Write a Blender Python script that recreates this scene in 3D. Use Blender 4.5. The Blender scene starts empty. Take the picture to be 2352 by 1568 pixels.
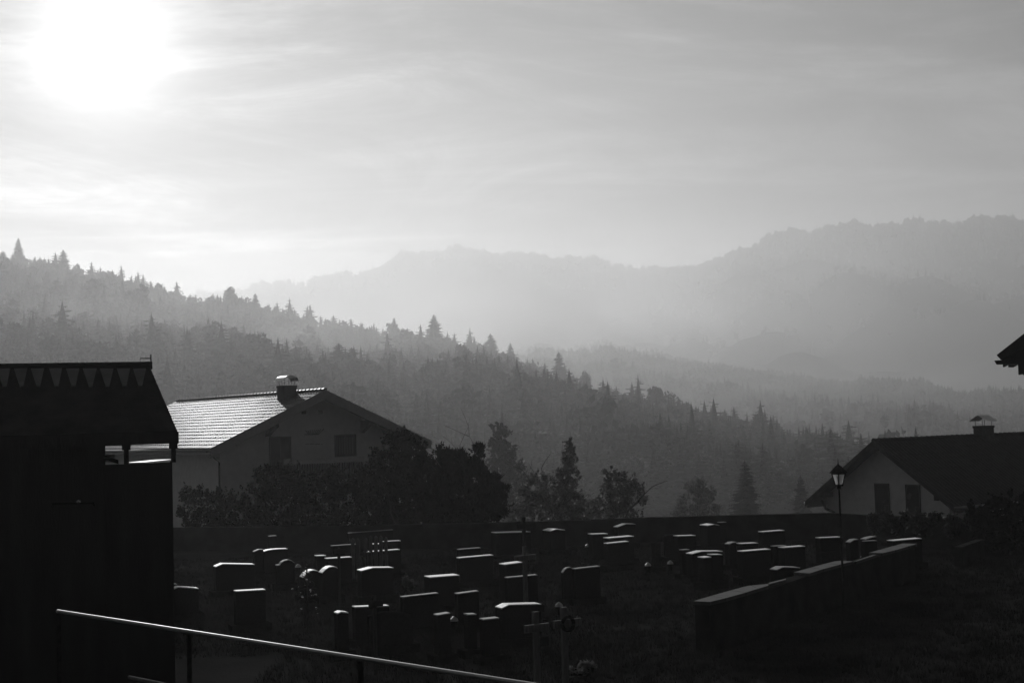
import bpy, math, random
import numpy as np
from mathutils import Vector, Matrix

# ------------------------------------------------------------------ camera, world, sun, exposure
sc = bpy.context.scene
C = sc.collection
EYE = 4.7
F_PX, CX, CY = 3266.7, 1176.0, 784.0          # picture measured on a 2352 x 1568 grid
PITCH, ROLL = math.radians(3.28), math.radians(1.6)
Fv = Vector((0, math.cos(PITCH), math.sin(PITCH)))
U0 = Vector((0, -math.sin(PITCH), math.cos(PITCH)))
R0 = Vector((1, 0, 0))
Rv = R0*math.cos(ROLL) - U0*math.sin(ROLL)
Uv = U0*math.cos(ROLL) + R0*math.sin(ROLL)
cam_d = bpy.data.cameras.new("camera")
cam_d.lens = 50; cam_d.sensor_width = 36; cam_d.sensor_fit = 'HORIZONTAL'
cam_d.clip_start = 0.1; cam_d.clip_end = 60000
cam = bpy.data.objects.new("camera", cam_d); C.objects.link(cam)
m = Matrix((Rv, Uv, -Fv)).transposed().to_4x4(); m.translation = (0, 0, EYE)
cam.matrix_world = m
sc.camera = cam

def ray(px, py):
    return Fv + Rv*((px-CX)/F_PX) + Uv*((CY-py)/F_PX)
def P(px, py, depth):                          # point seen at a pixel, at a distance along +Y
    r = ray(px, py); return Vector((0, 0, EYE)) + r*(depth/r.y)
def PZ(px, py, z):                             # point seen at a pixel, on the level z
    r = ray(px, py); return Vector((0, 0, EYE)) + r*((z-EYE)/r.z)

sun_dir = ray(232, 112).normalized()
SUN_EL = math.asin(sun_dir.z); SUN_AZ = math.atan2(sun_dir.x, sun_dir.y)
sl = bpy.data.lights.new("sun", 'SUN'); sl.energy = 5.0; sl.angle = math.radians(0.53); sl.color = (1, 1, 1)
sun = bpy.data.objects.new("sun", sl); C.objects.link(sun)
sun.rotation_mode = 'QUATERNION'; sun.rotation_quaternion = (-sun_dir).to_track_quat('-Z', 'Y')

HAZE_DENSITY, HAZE_G, HAZE_ALBEDO = 0.000335, 0.51, 0.86
WORLD_GAIN = 0.11

w = bpy.data.worlds.new("World"); sc.world = w; w.use_nodes = True
nt = w.node_tree; nt.nodes.clear(); N = nt.nodes; L = nt.links
def mth(op, a, b=None, c=None, clamp=False):
    n = N.new('ShaderNodeMath'); n.operation = op; n.use_clamp = clamp
    for i, v in enumerate((a, b, c)):
        if v is None: continue
        if isinstance(v, (int, float)): n.inputs[i].default_value = v
        else: L.new(v, n.inputs[i])
    return n.outputs[0]
tc = N.new('ShaderNodeTexCoord'); D = tc.outputs['Generated']
sky = N.new('ShaderNodeTexSky'); sky.sky_type = 'NISHITA'; sky.sun_disc = False
sky.sun_elevation = SUN_EL; sky.sun_rotation = SUN_AZ; sky.dust_density = 4.0; sky.altitude = 400
bw = N.new('ShaderNodeRGBToBW'); L.new(sky.outputs[0], bw.inputs[0])
dot = N.new('ShaderNodeVectorMath'); dot.operation = 'DOT_PRODUCT'
L.new(D, dot.inputs[0]); dot.inputs[1].default_value = sun_dir
th = mth('ARCCOSINE', mth('MINIMUM', dot.outputs['Value'], 0.999999))       # angle from the sun
sep = N.new('ShaderNodeSeparateXYZ'); L.new(D, sep.inputs[0])
# thin high cloud: streaks on a level sheet far above
zz = mth('ADD', mth('MAXIMUM', sep.outputs['Z'], 0.0), 0.06)
comb = N.new('ShaderNodeCombineXYZ')
L.new(mth('DIVIDE', sep.outputs['X'], zz), comb.inputs[0]); L.new(mth('DIVIDE', sep.outputs['Y'], zz), comb.inputs[1])
mp = N.new('ShaderNodeMapping'); mp.inputs['Rotation'].default_value = (0, 0, math.radians(-14)); mp.inputs['Scale'].default_value = (0.55, 1.5, 1)
L.new(comb.outputs[0], mp.inputs[0])
nz = N.new('ShaderNodeTexNoise'); nz.inputs['Scale'].default_value = 0.9; nz.inputs['Detail'].default_value = 7; nz.inputs['Roughness'].default_value = .55
nz.inputs['Distortion'].default_value = .5
L.new(mp.outputs[0], nz.inputs['Vector'])
cr = N.new('ShaderNodeMapRange'); cr.inputs['From Min'].default_value = .36; cr.inputs['From Max'].default_value = .68
cr.inputs['To Min'].default_value = .45; cr.inputs['To Max'].default_value = 1.5; cr.interpolation_type = 'SMOOTHSTEP'
L.new(nz.outputs['Fac'], cr.inputs[0])
mp2 = N.new('ShaderNodeMapping'); mp2.inputs['Rotation'].default_value = (0, 0, math.radians(13)); mp2.inputs['Scale'].default_value = (2.6, 11, 1); mp2.inputs['Location'].default_value = (3.1, 7.7, 0)
comb2 = N.new('ShaderNodeCombineXYZ'); L.new(sep.outputs['X'], comb2.inputs[0]); L.new(sep.outputs['Z'], comb2.inputs[1])
L.new(comb2.outputs[0], mp2.inputs[0])
nz2 = N.new('ShaderNodeTexNoise'); nz2.inputs['Scale'].default_value = 1.1; nz2.inputs['Detail'].default_value = 9; nz2.inputs['Roughness'].default_value = .62; nz2.inputs['Distortion'].default_value = .9
L.new(mp2.outputs[0], nz2.inputs['Vector'])
cr2 = N.new('ShaderNodeMapRange'); cr2.inputs['From Min'].default_value = .40; cr2.inputs['From Max'].default_value = .72
cr2.inputs['To Min'].default_value = .4; cr2.inputs['To Max'].default_value = 2.3; cr2.interpolation_type = 'SMOOTHSTEP'
L.new(nz2.outputs['Fac'], cr2.inputs[0])
cloud = mth('MULTIPLY', cr.outputs[0], cr2.outputs[0])
def gauss(x, s): return mth('EXPONENT', mth('MULTIPLY', mth('POWER', mth('DIVIDE', x, s), 2.0), -1.0))
core = mth('MULTIPLY', gauss(th, math.radians(2.55)), 14.0)
halo = mth('MULTIPLY', gauss(th, math.radians(6.0)), 4.0)
wide = mth('DIVIDE', 0.95, mth('ADD', 1.0, mth('POWER', mth('DIVIDE', th, math.radians(27)), 2.6)))
base = mth('ADD', mth('MULTIPLY', bw.outputs[0], 0.05), wide)
tot = mth('ADD', mth('ADD', mth('MULTIPLY', base, cloud), mth('MULTIPLY', core, mth('ADD', mth('MULTIPLY', mth('MINIMUM', cloud, 1.5), .12), .85))), mth('MULTIPLY', halo, mth('ADD', mth('MULTIPLY', mth('MINIMUM', cloud, 1.6), .15), .85)))
bg = N.new('ShaderNodeBackground'); L.new(tot, bg.inputs[0]); bg.inputs[1].default_value = WORLD_GAIN
wo = N.new('ShaderNodeOutputWorld'); L.new(bg.outputs[0], wo.inputs[0])

sc.view_settings.view_transform = 'Standard'; sc.view_settings.look = 'None'
sc.view_settings.exposure = -0.5; sc.view_settings.gamma = 1.0
try: sc.view_settings.use_curve_mapping = False
except Exception: pass
sc.render.engine = 'CYCLES'
cy = sc.cycles
cy.use_denoising = True; cy.denoising_prefilter = 'ACCURATE'
cy.max_bounces = 12; cy.diffuse_bounces = 2; cy.glossy_bounces = 3; cy.transmission_bounces = 3; cy.volume_bounces = 3
cy.transparent_max_bounces = 8; cy.sample_clamp_indirect = 4; cy.sample_clamp_direct = 6; cy.caustics_reflective = False; cy.caustics_refractive = False

# ------------------------------------------------------------------ materials (all neutral: the photograph is black and white)
MATS = {}
def mat(name, val, rough=.7, spec=.5, vary=.25, scale=4.0, bump=0.0, bscale=None, metal=0.0, translucent=0.0, stretch=None):
    if name in MATS: return MATS[name]
    mt = bpy.data.materials.new(name); mt.use_nodes = True
    t = mt.node_tree; b = t.nodes['Principled BSDF']
    co = t.nodes.new('ShaderNodeTexCoord'); src = co.outputs['Object']
    if stretch:
        q = t.nodes.new('ShaderNodeMapping'); q.inputs['Scale'].default_value = stretch; t.links.new(src, q.inputs[0]); src = q.outputs[0]
    n = t.nodes.new('ShaderNodeTexNoise'); n.inputs['Scale'].default_value = scale; n.inputs['Detail'].default_value = 6
    t.links.new(src, n.inputs['Vector'])
    r = t.nodes.new('ShaderNodeValToRGB'); r.color_ramp.elements[0].position = .3; r.color_ramp.elements[1].position = .72
    lo, hi = val*(1-vary), val*(1+vary)
    r.color_ramp.elements[0].color = (lo, lo, lo, 1); r.color_ramp.elements[1].color = (hi, hi, hi, 1)
    t.links.new(n.outputs['Fac'], r.inputs[0]); t.links.new(r.outputs[0], b.inputs['Base Color'])
    rr = t.nodes.new('ShaderNodeMapRange'); rr.inputs['To Min'].default_value = max(.02, rough-.08); rr.inputs['To Max'].default_value = min(1, rough+.08)
    t.links.new(n.outputs['Fac'], rr.inputs[0]); t.links.new(rr.outputs[0], b.inputs['Roughness'])
    b.inputs['Metallic'].default_value = metal; b.inputs['Specular IOR Level'].default_value = spec
    if bump:
        n2 = t.nodes.new('ShaderNodeTexNoise'); n2.inputs['Scale'].default_value = bscale or scale*6; n2.inputs['Detail'].default_value = 8
        t.links.new(src, n2.inputs['Vector'])
        bp = t.nodes.new('ShaderNodeBump'); bp.inputs['Strength'].default_value = bump; bp.inputs['Distance'].default_value = .03
        t.links.new(n2.outputs['Fac'], bp.inputs['Height']); t.links.new(bp.outputs[0], b.inputs['Normal'])
    if translucent:
        tr = t.nodes.new('ShaderNodeBsdfTranslucent'); t.links.new(r.outputs[0], tr.inputs[0])
        mx = t.nodes.new('ShaderNodeMixShader'); mx.inputs[0].default_value = translucent
        t.links.new(b.outputs[0], mx.inputs[1]); t.links.new(tr.outputs[0], mx.inputs[2])
        t.links.new(mx.outputs[0], t.nodes['Material Output'].inputs[0])
    MATS[name] = mt
    return mt
M_GRASS = mat('dark_grass', .033, .95, 0, .4, .35, .8, 9)
M_FOREST_FLOOR = mat('forest_floor', .02, 1, 0, .3, .05)
M_FAR = mat('far_canopy', .02, 1, 0, .3, .05)
M_NEEDLE = mat('conifer_needles', .022, .85, .15, .35, .6)
M_BARK = mat('bark', .03, .95, .1, .3, 6)
M_LEAF = mat('broad_leaves', .05, .6, .3, .45, 3, translucent=.25)
M_LEAF_PALE = mat('pale_autumn_leaves', .13, .6, .3, .45, 3, translucent=.35)
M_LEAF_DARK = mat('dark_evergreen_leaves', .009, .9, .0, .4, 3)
M_GRANITE = mat('polished_granite', .012, .8, .0, .35, 30, .15, 120)
M_GRANITE_B = mat('grey_granite', .012, .8, .02, .3, 40, .15, 150)
M_GRANITE_D = mat('dull_rough_stone', .014, .95, .0, .35, 12, .5, 60)
M_WOOD_D = mat('dark_timber', .045, .95, .0, .15, 4, .3, 40, stretch=(1, 1, .15))
M_WOOD_G = mat('weathered_timber', .17, .9, .15, .35, 6, .3, 50, stretch=(4, 4, .6))
M_BARGE = mat('painted_bargeboard', .26, .7, .2, .12, 5, .1, 40)
M_PLASTER = mat('rough_plaster', .62, .95, .1, .08, 3, .35, 30)
M_TILE = mat('glazed_roof_tile', .02, .45, .30, .3, 2.2, .03, 25)
M_TILE_D = mat('matt_roof_tile', .018, .9, .15, .4, 2.0, .2, 25)
M_ROOF_BARN = mat('dark_shingle', .028, .95, .05, .3, 3, .3, 20)
M_CLAD = mat('pale_roof_panel', .20, .95, .05, .2, 3)
M_BRICK = mat('chimney_render', .04, .95, .1, .25, 6, .3, 30)
M_SHEET = mat('zinc_sheet', .35, .32, .8, .2, 6, metal=1.0)
M_IRON = mat('black_iron', .035, .9, .0, .3, 20)
M_RAIL = mat('galvanised_rail', .30, .52, .8, .15, 8, metal=1.0)
M_GLASS_D = mat('dark_window_pane', .012, .25, .3, .2, 2)
M_CURTAIN = mat('window_curtain', .06, .95, .1, .25, 8, stretch=(10, 1, .3))
M_CONC = mat('old_concrete', .036, .98, .0, .3, 2, .3, 20)
M_PAVE = mat('pale_paving_slab', .07, .9, .25, .2, 3, .3, 25)
M_PAINT = mat('grey_mural_paint', .045, .95, .1, .2, 20)
M_SUNTOP1 = mat('sunlit_top_faint', .35, .78, .6, .2, 20, metal=.7)  # sunlight on the stone tops put into colour, in three strengths
M_SUNTOP2 = mat('sunlit_top_bright', .9, .75, 1.0, .15, 20, metal=.9)
M_SUNTOP3 = mat('sunlit_top_brightest', 1.0, .72, 1.0, .1, 20, metal=.9)
M_LAMP_GLASS = mat('frosted_lamp_glass', .75, .5, .5, .1, 14, .5, 30, translucent=.75)
_t = M_LAMP_GLASS.node_tree; _o = _t.nodes['Material Output']; _src = _o.inputs[0].links[0].from_socket
_tp = _t.nodes.new('ShaderNodeBsdfTransparent'); _mx = _t.nodes.new('ShaderNodeMixShader'); _mx.inputs[0].default_value = .5
_t.links.new(_src, _mx.inputs[1]); _t.links.new(_tp.outputs[0], _mx.inputs[2]); _t.links.new(_mx.outputs[0], _o.inputs[0])
M_GLINT = mat('dewy_metal_knob', .8, .25, 1, .1, 20, metal=1.0)
M_SILL = mat('balcony_board', .55, .8, .2, .12, 6)

# ------------------------------------------------------------------ building helpers
class MB:
    def __init__(s): s.v = []; s.f = []
    def add(s, vs, fs):
        o = len(s.v); s.v += [tuple(v) for v in vs]; s.f += [tuple(i+o for i in f) for f in fs]; return s
    def box(s, a, b):
        x0, y0, z0 = (min(a[i], b[i]) for i in range(3)); x1, y1, z1 = (max(a[i], b[i]) for i in range(3))
        return s.add([(x0,y0,z0),(x1,y0,z0),(x1,y1,z0),(x0,y1,z0),(x0,y0,z1),(x1,y0,z1),(x1,y1,z1),(x0,y1,z1)],
                     [(0,3,2,1),(4,5,6,7),(0,1,5,4),(1,2,6,5),(2,3,7,6),(3,0,4,7)])
    def prism(s, poly, off):                    # polygon (3-D points) extruded by a vector
        n = len(poly); off = Vector(off); a = [Vector(p) for p in poly]
        return s.add(a+[p+off for p in a], [tuple(range(n))[::-1], tuple(range(n, 2*n))] + [(i, (i+1) % n, n+(i+1) % n, n+i) for i in range(n)])
    def tube(s, pts, r, sides=6, closed=False):
        pts = [Vector(p) for p in pts]; n = len(pts)
        rs = r if isinstance(r, (list, tuple)) else [r]*n
        vs = []; fs = []
        for i, p in enumerate(pts):
            if closed: d = pts[(i+1) % n]-pts[i-1]
            else: d = pts[min(i+1, n-1)]-pts[max(i-1, 0)]
            if d.length < 1e-9: d = Vector((0, 0, 1))
            d.normalize(); a = d.orthogonal() if abs(d.z) > .95 else d.cross(Vector((0, 0, 1))); a.normalize(); b = d.cross(a)
            for k in range(sides):
                t = 2*math.pi*k/sides; vs.append(p + a*math.cos(t)*rs[i] + b*math.sin(t)*rs[i])
        for i in range(n if closed else n-1):
            j = (i+1) % n
            for k in range(sides):
                k2 = (k+1) % sides; fs.append((i*sides+k, i*sides+k2, j*sides+k2, j*sides+k))
        if not closed: fs += [tuple(range(sides))[::-1], tuple((n-1)*sides+k for k in range(sides))]
        return s.add(vs, fs)
    def ball(s, c, r, seg=8, rings=5, squash=1):
        vs = [(c[0], c[1], c[2]+r*squash)]; fs = []
        for i in range(1, rings):
            a = math.pi*i/rings
            for k in range(seg):
                t = 2*math.pi*k/seg; vs.append((c[0]+r*math.sin(a)*math.cos(t), c[1]+r*math.sin(a)*math.sin(t), c[2]+r*math.cos(a)*squash))
        vs.append((c[0], c[1], c[2]-r*squash)); e = len(vs)-1
        for k in range(seg):
            k2 = (k+1) % seg; fs.append((0, 1+k, 1+k2)); fs.append((e, e-seg+k2, e-seg+k))
            for i in range(rings-2): fs.append((1+i*seg+k, 1+(i+1)*seg+k, 1+(i+1)*seg+k2, 1+i*seg+k2))
        return s.add(vs, fs)
    def build(s, name, m, parent=None, bevel=0, smooth=False):
        me = bpy.data.meshes.new(name); me.from_pydata(s.v, [], s.f); me.update()
        me.materials.append(m); o = bpy.data.objects.new(name, me); C.objects.link(o)
        if smooth:
            for p in me.polygons: p.use_smooth = True
        if parent is not None: o.parent = parent
        if bevel:
            b = o.modifiers.new('bevel', 'BEVEL'); b.width = bevel; b.segments = 2; b.limit_method = 'ANGLE'
        return o
def np_mesh(name, V, Fc, m, parent=None):       # V (n,3), Fc (k,3 or 4)
    me = bpy.data.meshes.new(name); k = Fc.shape[1]
    me.vertices.add(len(V)); me.vertices.foreach_set('co', np.asarray(V, np.float32).ravel())
    me.loops.add(Fc.size); me.loops.foreach_set('vertex_index', Fc.astype(np.int32).ravel())
    me.polygons.add(len(Fc)); me.polygons.foreach_set('loop_start', np.arange(0, Fc.size, k, dtype=np.int32))
    me.update(calc_edges=True); me.materials.append(m); me.shade_flat()
    o = bpy.data.objects.new(name, me); C.objects.link(o)
    if parent is not None: o.parent = parent
    return o
def thing(name, label, cat, loc=(0, 0, 0), rz=0, group=None):
    o = bpy.data.objects.new(name, None); C.objects.link(o); o.empty_display_size = .2
    o.location = loc; o.rotation_euler = (0, 0, rz); o['label'] = label; o['category'] = cat
    if group: o['group'] = group
    return o
def tag(o, label=None, cat=None, group=None, kind=None):
    if label: o['label'] = label
    if cat: o['category'] = cat
    if group: o['group'] = group
    if kind: o['kind'] = kind
    return o
rng = np.random.default_rng(7); random.seed(7)

# ------------------------------------------------------------------ ground and hills
RAIL_A, RAIL_B = P(160, 1407, 11.2), P(1200, 1568, 7.65)          # the railing line in front of the camera
ra = Vector((RAIL_B.x-RAIL_A.x, RAIL_B.y-RAIL_A.y)); ra.normalize(); rn = Vector((-ra.y, ra.x))   # rn points away from the camera
RAIL_Z = (RAIL_A.z+RAIL_B.z)/2
def smooth(t): t = np.clip(t, 0, 1); return t*t*(3-2*t)
def ground_z(x, y):
    x = np.asarray(x, float); y = np.asarray(y, float)
    r = np.hypot(x, y)
    z = -2.9*smooth((y-57)/6.0) - 21.0*smooth((r-75)/215.0)
    d = (x-RAIL_A.x)*rn.x + (y-RAIL_A.y)*rn.y
    near = RAIL_Z-1.0 + 0.75*smooth(-d/6.0)
    z = np.where(y < 40, z + near*(1-smooth((d-.12)/.5)), z)
    return z + 0.04*np.sin(x*.7+1)*np.sin(y*.53) * (r > 12)
def polar_sheet(name, m, rs, azs, zf, kind='structure'):
    A, Rr = np.meshgrid(azs, rs); X = Rr*np.sin(A); Y = Rr*np.cos(A); Z = zf(A, Rr, X, Y)
    nr, na = A.shape; V = np.stack([X, Y, Z], -1).reshape(-1, 3)
    i = np.arange(nr-1)[:, None]*na + np.arange(na-1)[None, :]
    Fc = np.stack([i, i+1, i+1+na, i+na], -1).reshape(-1, 4)[:, ::-1]
    o = np_mesh(name, V, Fc, m); o['kind'] = kind
    o.data.shade_smooth()
    return o
rs = np.concatenate([np.linspace(.2, 30, 120), np.linspace(31, 90, 90), np.geomspace(92, 14000, 80)])
polar_sheet('ground', M_GRASS, rs, np.linspace(-math.pi, math.pi, 361), lambda A, R_, X, Y: ground_z(X, Y))

def crest_table(pts, treeh):                    # pts: (px, py, distance) of the tree tops seen against what is behind
    az = []; zc = []; dd = []
    for px, py, Dm in pts:
        r = ray(px, py); az.append(math.atan2(r.x, r.y)); h = math.hypot(r.x, r.y); zc.append(EYE+Dm*r.z/h-treeh); dd.append(Dm)
    return np.array(az), np.array(zc), np.array(dd)
class Hill:
    def __init__(s, pts, treeh, rb, zb, wob, ease=1.0):
        s.az, s.zc, s.dd = crest_table(pts, treeh); s.rb = rb; s.zb = zb; s.wob = wob; s.ease = ease
    def crest(s, A): return np.interp(A, s.az, s.zc), np.interp(A, s.az, s.dd)
    def wobble(s, A): return s.wob*.16*(np.sin(A*140)+.7*np.sin(A*317+1)+.5*np.sin(A*733+2)+.4*np.sin(A*1290))
    def z(s, A, R_):
        zc, dc = s.crest(A); t = (R_-s.rb)/(dc-s.rb)
        wb = s.wobble(A)*np.clip(1-np.abs(1-t)*7, 0, 1)
        up = s.zb + (zc-s.zb)*np.clip(t, 0, 1)**s.ease
        bump = s.wob*(np.sin(A*37+R_*.011)+.6*np.sin(A*83-R_*.023+2)+.5*np.sin(A*19+R_*.031))*np.clip(t, 0, 1)*np.clip(1-t, 0, 1)*3
        dn = zc - (zc-s.zb)*smooth((R_-dc)/(0.7*(dc-s.rb)+60))
        return wb + np.where(t <= 1, up+bump, dn) - np.where(t < 0, 6.0*np.clip(-t*6, 0, 1), 0)
    def build(s, name, m, n=70, na=220):
        azs = np.linspace(s.az[0], s.az[-1], na); dmax = s.dd.max()*1.8
        return polar_sheet(name, m, np.linspace(s.rb*.93, dmax, n), azs, lambda A, R_, X, Y: s.z(A, R_))
H1 = Hill([(-420, 470, 1793), (-200, 520, 1708), (0, 572, 1588), (150, 596, 1502), (300, 628, 1417), (430, 668, 1331), (560, 676, 1263), (660, 706, 1196), (760, 726, 1127), (900, 752, 1058),
           (1000, 760, 1007), (1130, 788, 956), (1200, 818, 904), (1280, 845, 871), (1340, 868, 836), (1400, 886, 802), (1480, 900, 769), (1540, 908, 750), (1620, 930, 734), (1720, 955, 708),
           (1800, 985, 683), (1900, 1010, 665), (1975, 1035, 648), (2200, 1100, 631), (2500, 1130, 631)], 20, 300, -24, 4.0, 1.05)
H2 = Hill([(900, 840, 2975), (1120, 805, 2800), (1190, 792, 2712), (1240, 782, 2625), (1300, 792, 2590), (1390, 776, 2537), (1450, 790, 2485), (1560, 815, 2362), (1700, 838, 2187), (1780, 846, 2100),
           (1880, 860, 1960), (1960, 870, 1837), (2000, 858, 1715), (2060, 864, 1645), (2120, 868, 1575), (2200, 892, 1505), (2300, 886, 1452), (2352, 890, 1435), (2700, 900, 1400)], 19, 600, -30, 7.0, 1.1)
H3 = Hill([(1100, 860, 3724), (1300, 770, 3724), (1430, 700, 3724), (1560, 640, 3648), (1640, 596, 3574), (1690, 568, 3500), (1780, 532, 3426), (1900, 513, 3352), (2050, 505, 3276), (2200, 500, 3202), (2352, 490, 3128), (2800, 470, 3053)], 18, 2100, -42, 34.0, .9)
H4 = Hill([(300, 720, 3710), (450, 672, 3710), (560, 655, 3710), (700, 637, 3710), (860, 613, 3710), (930, 577, 3710), (1050, 565, 3710), (1200, 580, 3710), (1350, 588, 3710), (1490, 614, 3710), (1600, 602, 3710), (1800, 590, 3710), (2100, 600, 3710), (2700, 640, 3710)], 16, 3000, -56, 32.0, .8)
H1.build('wooded_hill', M_FOREST_FLOOR, 90, 260)
H2.build('low_ridge', M_FOREST_FLOOR, 70, 220)
H3.build('right_mountain', M_FOREST_FLOOR, 90, 900)
H4.build('distant_mountain', M_FOREST_FLOOR, 60, 900)

# ------------------------------------------------------------------ tree templates
def conifer_tpl(seed, H=15., R=3.4, whorls=14, nb=8, detail=1, ragged=.25):
    r = np.random.default_rng(seed); V = []; T = []
    def tri(a, b, c): T.append((len(V), len(V)+1, len(V)+2)); V.extend((a, b, c))
    z0 = H*.08
    for i in range(whorls):
        f = i/(whorls-1); z = z0 + (H*.97-z0)*f**.92
        env = (1-f)**.62*R*(1-.25*max(0, .25-f)/.25) + .1
        for k in range(nb):
            a = 2*math.pi*(k+.5*(i % 2))/nb + r.uniform(-.3, .3); ln = env*r.uniform(1-ragged*1.6, 1+ragged*.6)
            if r.random() < .08: ln *= .45
            z_ = z + r.uniform(-.5, .5)*(H*.9/whorls); dx, dy = math.cos(a), math.sin(a); wd = ln*.30+.12; dr = -.22*ln + r.uniform(-.1, .1); up = .35*ln*f
            b0 = np.array([0, 0, z_+.12*ln]); tip = np.array([dx*ln, dy*ln, z_+dr+up]); mid = .55*tip+.45*b0 - np.array([0, 0, .05*ln])
            l = mid+np.array([-dy*wd, dx*wd, -.10*ln]); q = mid-np.array([-dy*wd, dx*wd, .10*ln])
            tri(b0, l, tip); tri(b0, tip, q)
            if detail > 1:
                for u in (.3, .5, .68, .84, .97):
                    c = b0+(tip-b0)*u; sg = 1 if r.random() < .5 else -1; s_ = (1-u*.55)*ln*.34+.12
                    for sg in (-1, 1):
                        e = c+np.array([-dy*sg*s_+dx*s_*.5, dx*sg*s_+dy*s_*.5, -s_*r.uniform(.25, .7)])
                        g = c+np.array([dx, dy, 0])*s_*.35; tri(c, e, g)
    n = 7; base = len(V)                         # dense inner crown
    V.extend([np.array([math.cos(2*math.pi*k/n)*R*.45, math.sin(2*math.pi*k/n)*R*.45, z0]) for k in range(n)]); V.append(np.array([0, 0, H]))
    for k in range(n): T.append((base+k, base+(k+1) % n, base+n))
    return np.array(V), np.array(T)
def leafball_tpl(seed, H=12., R=4.0, clumps=12, leaves=60, size=.45, low=.18, squash=.8):
    r = np.random.default_rng(seed); V = []; T = []
    for c in range(clumps):
        a = r.uniform(0, 2*math.pi); f = r.uniform(0, 1); z = H*(low+.22) + H*(1-low-.35)*f
        rr = R*.62*math.sqrt(max(.05, 1-(2*f-.85)**2*.7))*r.uniform(.2, 1); cx, cy = rr*math.cos(a), rr*math.sin(a); cr_ = R*r.uniform(.32, .5)
        if c == 0: cx = cy = 0; z = H*.62; cr_ = R*.6
        d = r.normal(size=(leaves, 3)); d /= np.linalg.norm(d, axis=1)[:, None]; rad = cr_*r.uniform(.55, 1.12, leaves)
        pc = d*rad[:, None]*np.array([1, 1, squash]) + np.array([cx, cy, z])
        for p in pc:
            u = r.normal(size=3); u /= np.linalg.norm(u); v = np.cross(u, r.normal(size=3)); v /= np.linalg.norm(v)
            s_ = size*r.uniform(.6, 1.3); o = len(V); V.extend((p+u*s_, p+v*s_*.6, p-u*s_)); T.append((o, o+1, o+2))
            V.append(p-v*s_*.6); T.append((o, o+2, o+3))
    return np.array(V), np.array(T)
def trunk_tpl(H, r0, sides=6, seed=0):
    r = np.random.default_rng(seed); mb = MB(); k = 5
    pts = [(r.uniform(-.02, .02)*H*(i/k), r.uniform(-.02, .02)*H*(i/k), H*i/k - (.4 if i == 0 else 0)) for i in range(k+1)]
    mb.tube(pts, [r0*(1-.85*i/k) for i in range(k+1)], sides); return mb

def merged(name, tpls, pos, scl, rot, which, m, lean=None):
    Vs = []; Ts = []; o = 0
    for i in range(len(pos)):
        V, T = tpls[which[i]]; c, s_ = math.cos(rot[i]), math.sin(rot[i])
        X = (V[:, 0]*c - V[:, 1]*s_)*scl[i, 0]; Y = (V[:, 0]*s_+V[:, 1]*c)*scl[i, 0]; Z = V[:, 2]*scl[i, 1]
        Vs.append(np.stack([X+pos[i, 0], Y+pos[i, 1], Z+pos[i, 2]], -1)); Ts.append(T+o); o += len(V)
    return np_mesh(name, np.concatenate(Vs), np.concatenate(Ts), m)

# forest on the near hill
con_lo = [conifer_tpl(10+i, 13.5, 3.9+.5*(i % 3), 11, 8, 1, .3) for i in range(6)]
dec_lo = [leafball_tpl(40+i, 12, 4.2, 9, 34, .75) for i in range(3)]
lo_all = con_lo+dec_lo
con_hi = [conifer_tpl(70+i, 13.5, 3.6+.45*(i % 3), 22, 9, 2, .3) for i in range(6)]
dec_hi = [leafball_tpl(90+i, 12, 4.2, 16, 130, .36) for i in range(3)]
def template_mesh(name, VT, m):
    me = bpy.data.meshes.new(name); V, T = VT
    me.vertices.add(len(V)); me.vertices.foreach_set('co', V.astype(np.float32).ravel()); me.loops.add(T.size)
    me.loops.foreach_set('vertex_index', T.astype(np.int32).ravel()); me.polygons.add(len(T)); me.polygons.foreach_set('loop_start', np.arange(0, T.size, 3, dtype=np.int32))
    me.update(calc_edges=True); me.materials.append(m); me.shade_flat(); return me
def mesh_of(mb, name, m):
    me = bpy.data.meshes.new(name); me.from_pydata(mb.v, [], mb.f); me.update(); me.materials.append(m); return me
CON_BIG = [template_mesh('conifer_crown', conifer_tpl(200+i, 13.5, 3.5+.4*(i % 3), 40, 11, 2, .34), M_NEEDLE) for i in range(6)]
CON_MESH = [template_mesh('conifer_crown', t, M_NEEDLE) for t in con_hi]
DEC_MESH = [template_mesh('leafy_crown', t, M_LEAF) for t in dec_hi]
TRUNK_C = mesh_of(trunk_tpl(12.8, .22), 'conifer_trunk', M_BARK)
TRUNK_D = mesh_of(trunk_tpl(9.0, .22, 6, 3), 'leafy_trunk', M_BARK)
def tree(kind, var, loc, sx, sz, rz, label, group=None, parts=True, big=False):
    nm = 'conifer_tree' if kind == 'c' else 'deciduous_tree'
    me = ((CON_BIG if big else CON_MESH) if kind == 'c' else DEC_MESH)[var]
    if parts:
        t = thing(nm, label, 'tree', loc, rz, group); t.scale = (sx, sx, sz)
        for n_, q in (('crown', me), ('trunk', TRUNK_C if kind == 'c' else TRUNK_D)):
            o = bpy.data.objects.new(n_, q); C.objects.link(o); o.parent = t
    else:
        t = bpy.data.objects.new(nm, me); C.objects.link(t); t.location = loc; t.rotation_euler = (0, 0, rz); t.scale = (sx, sx, sz)
        tag(t, label, 'tree', group)
    return t
def scatter(hill, n, a0, a1, rlo, dens_r=1.0, beyond=1.03):
    out = []
    while len(out) < n:
        A = rng.uniform(a0, a1, n); u = rng.uniform(0, 1, n); zc, dc = hill.crest(A)
        R_ = rlo + (dc*beyond-rlo)*u**dens_r
        ok = dc > rlo*1.02
        for a, r_, k in zip(A, R_, ok):
            if k: out.append((a, r_))
    return np.array(out[:n])
az_of = lambda px: math.atan2(ray(px, 900).x, ray(px, 900).y)
ar = scatter(H1, 4600, az_of(-250), az_of(2150), 318, .75)
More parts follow.
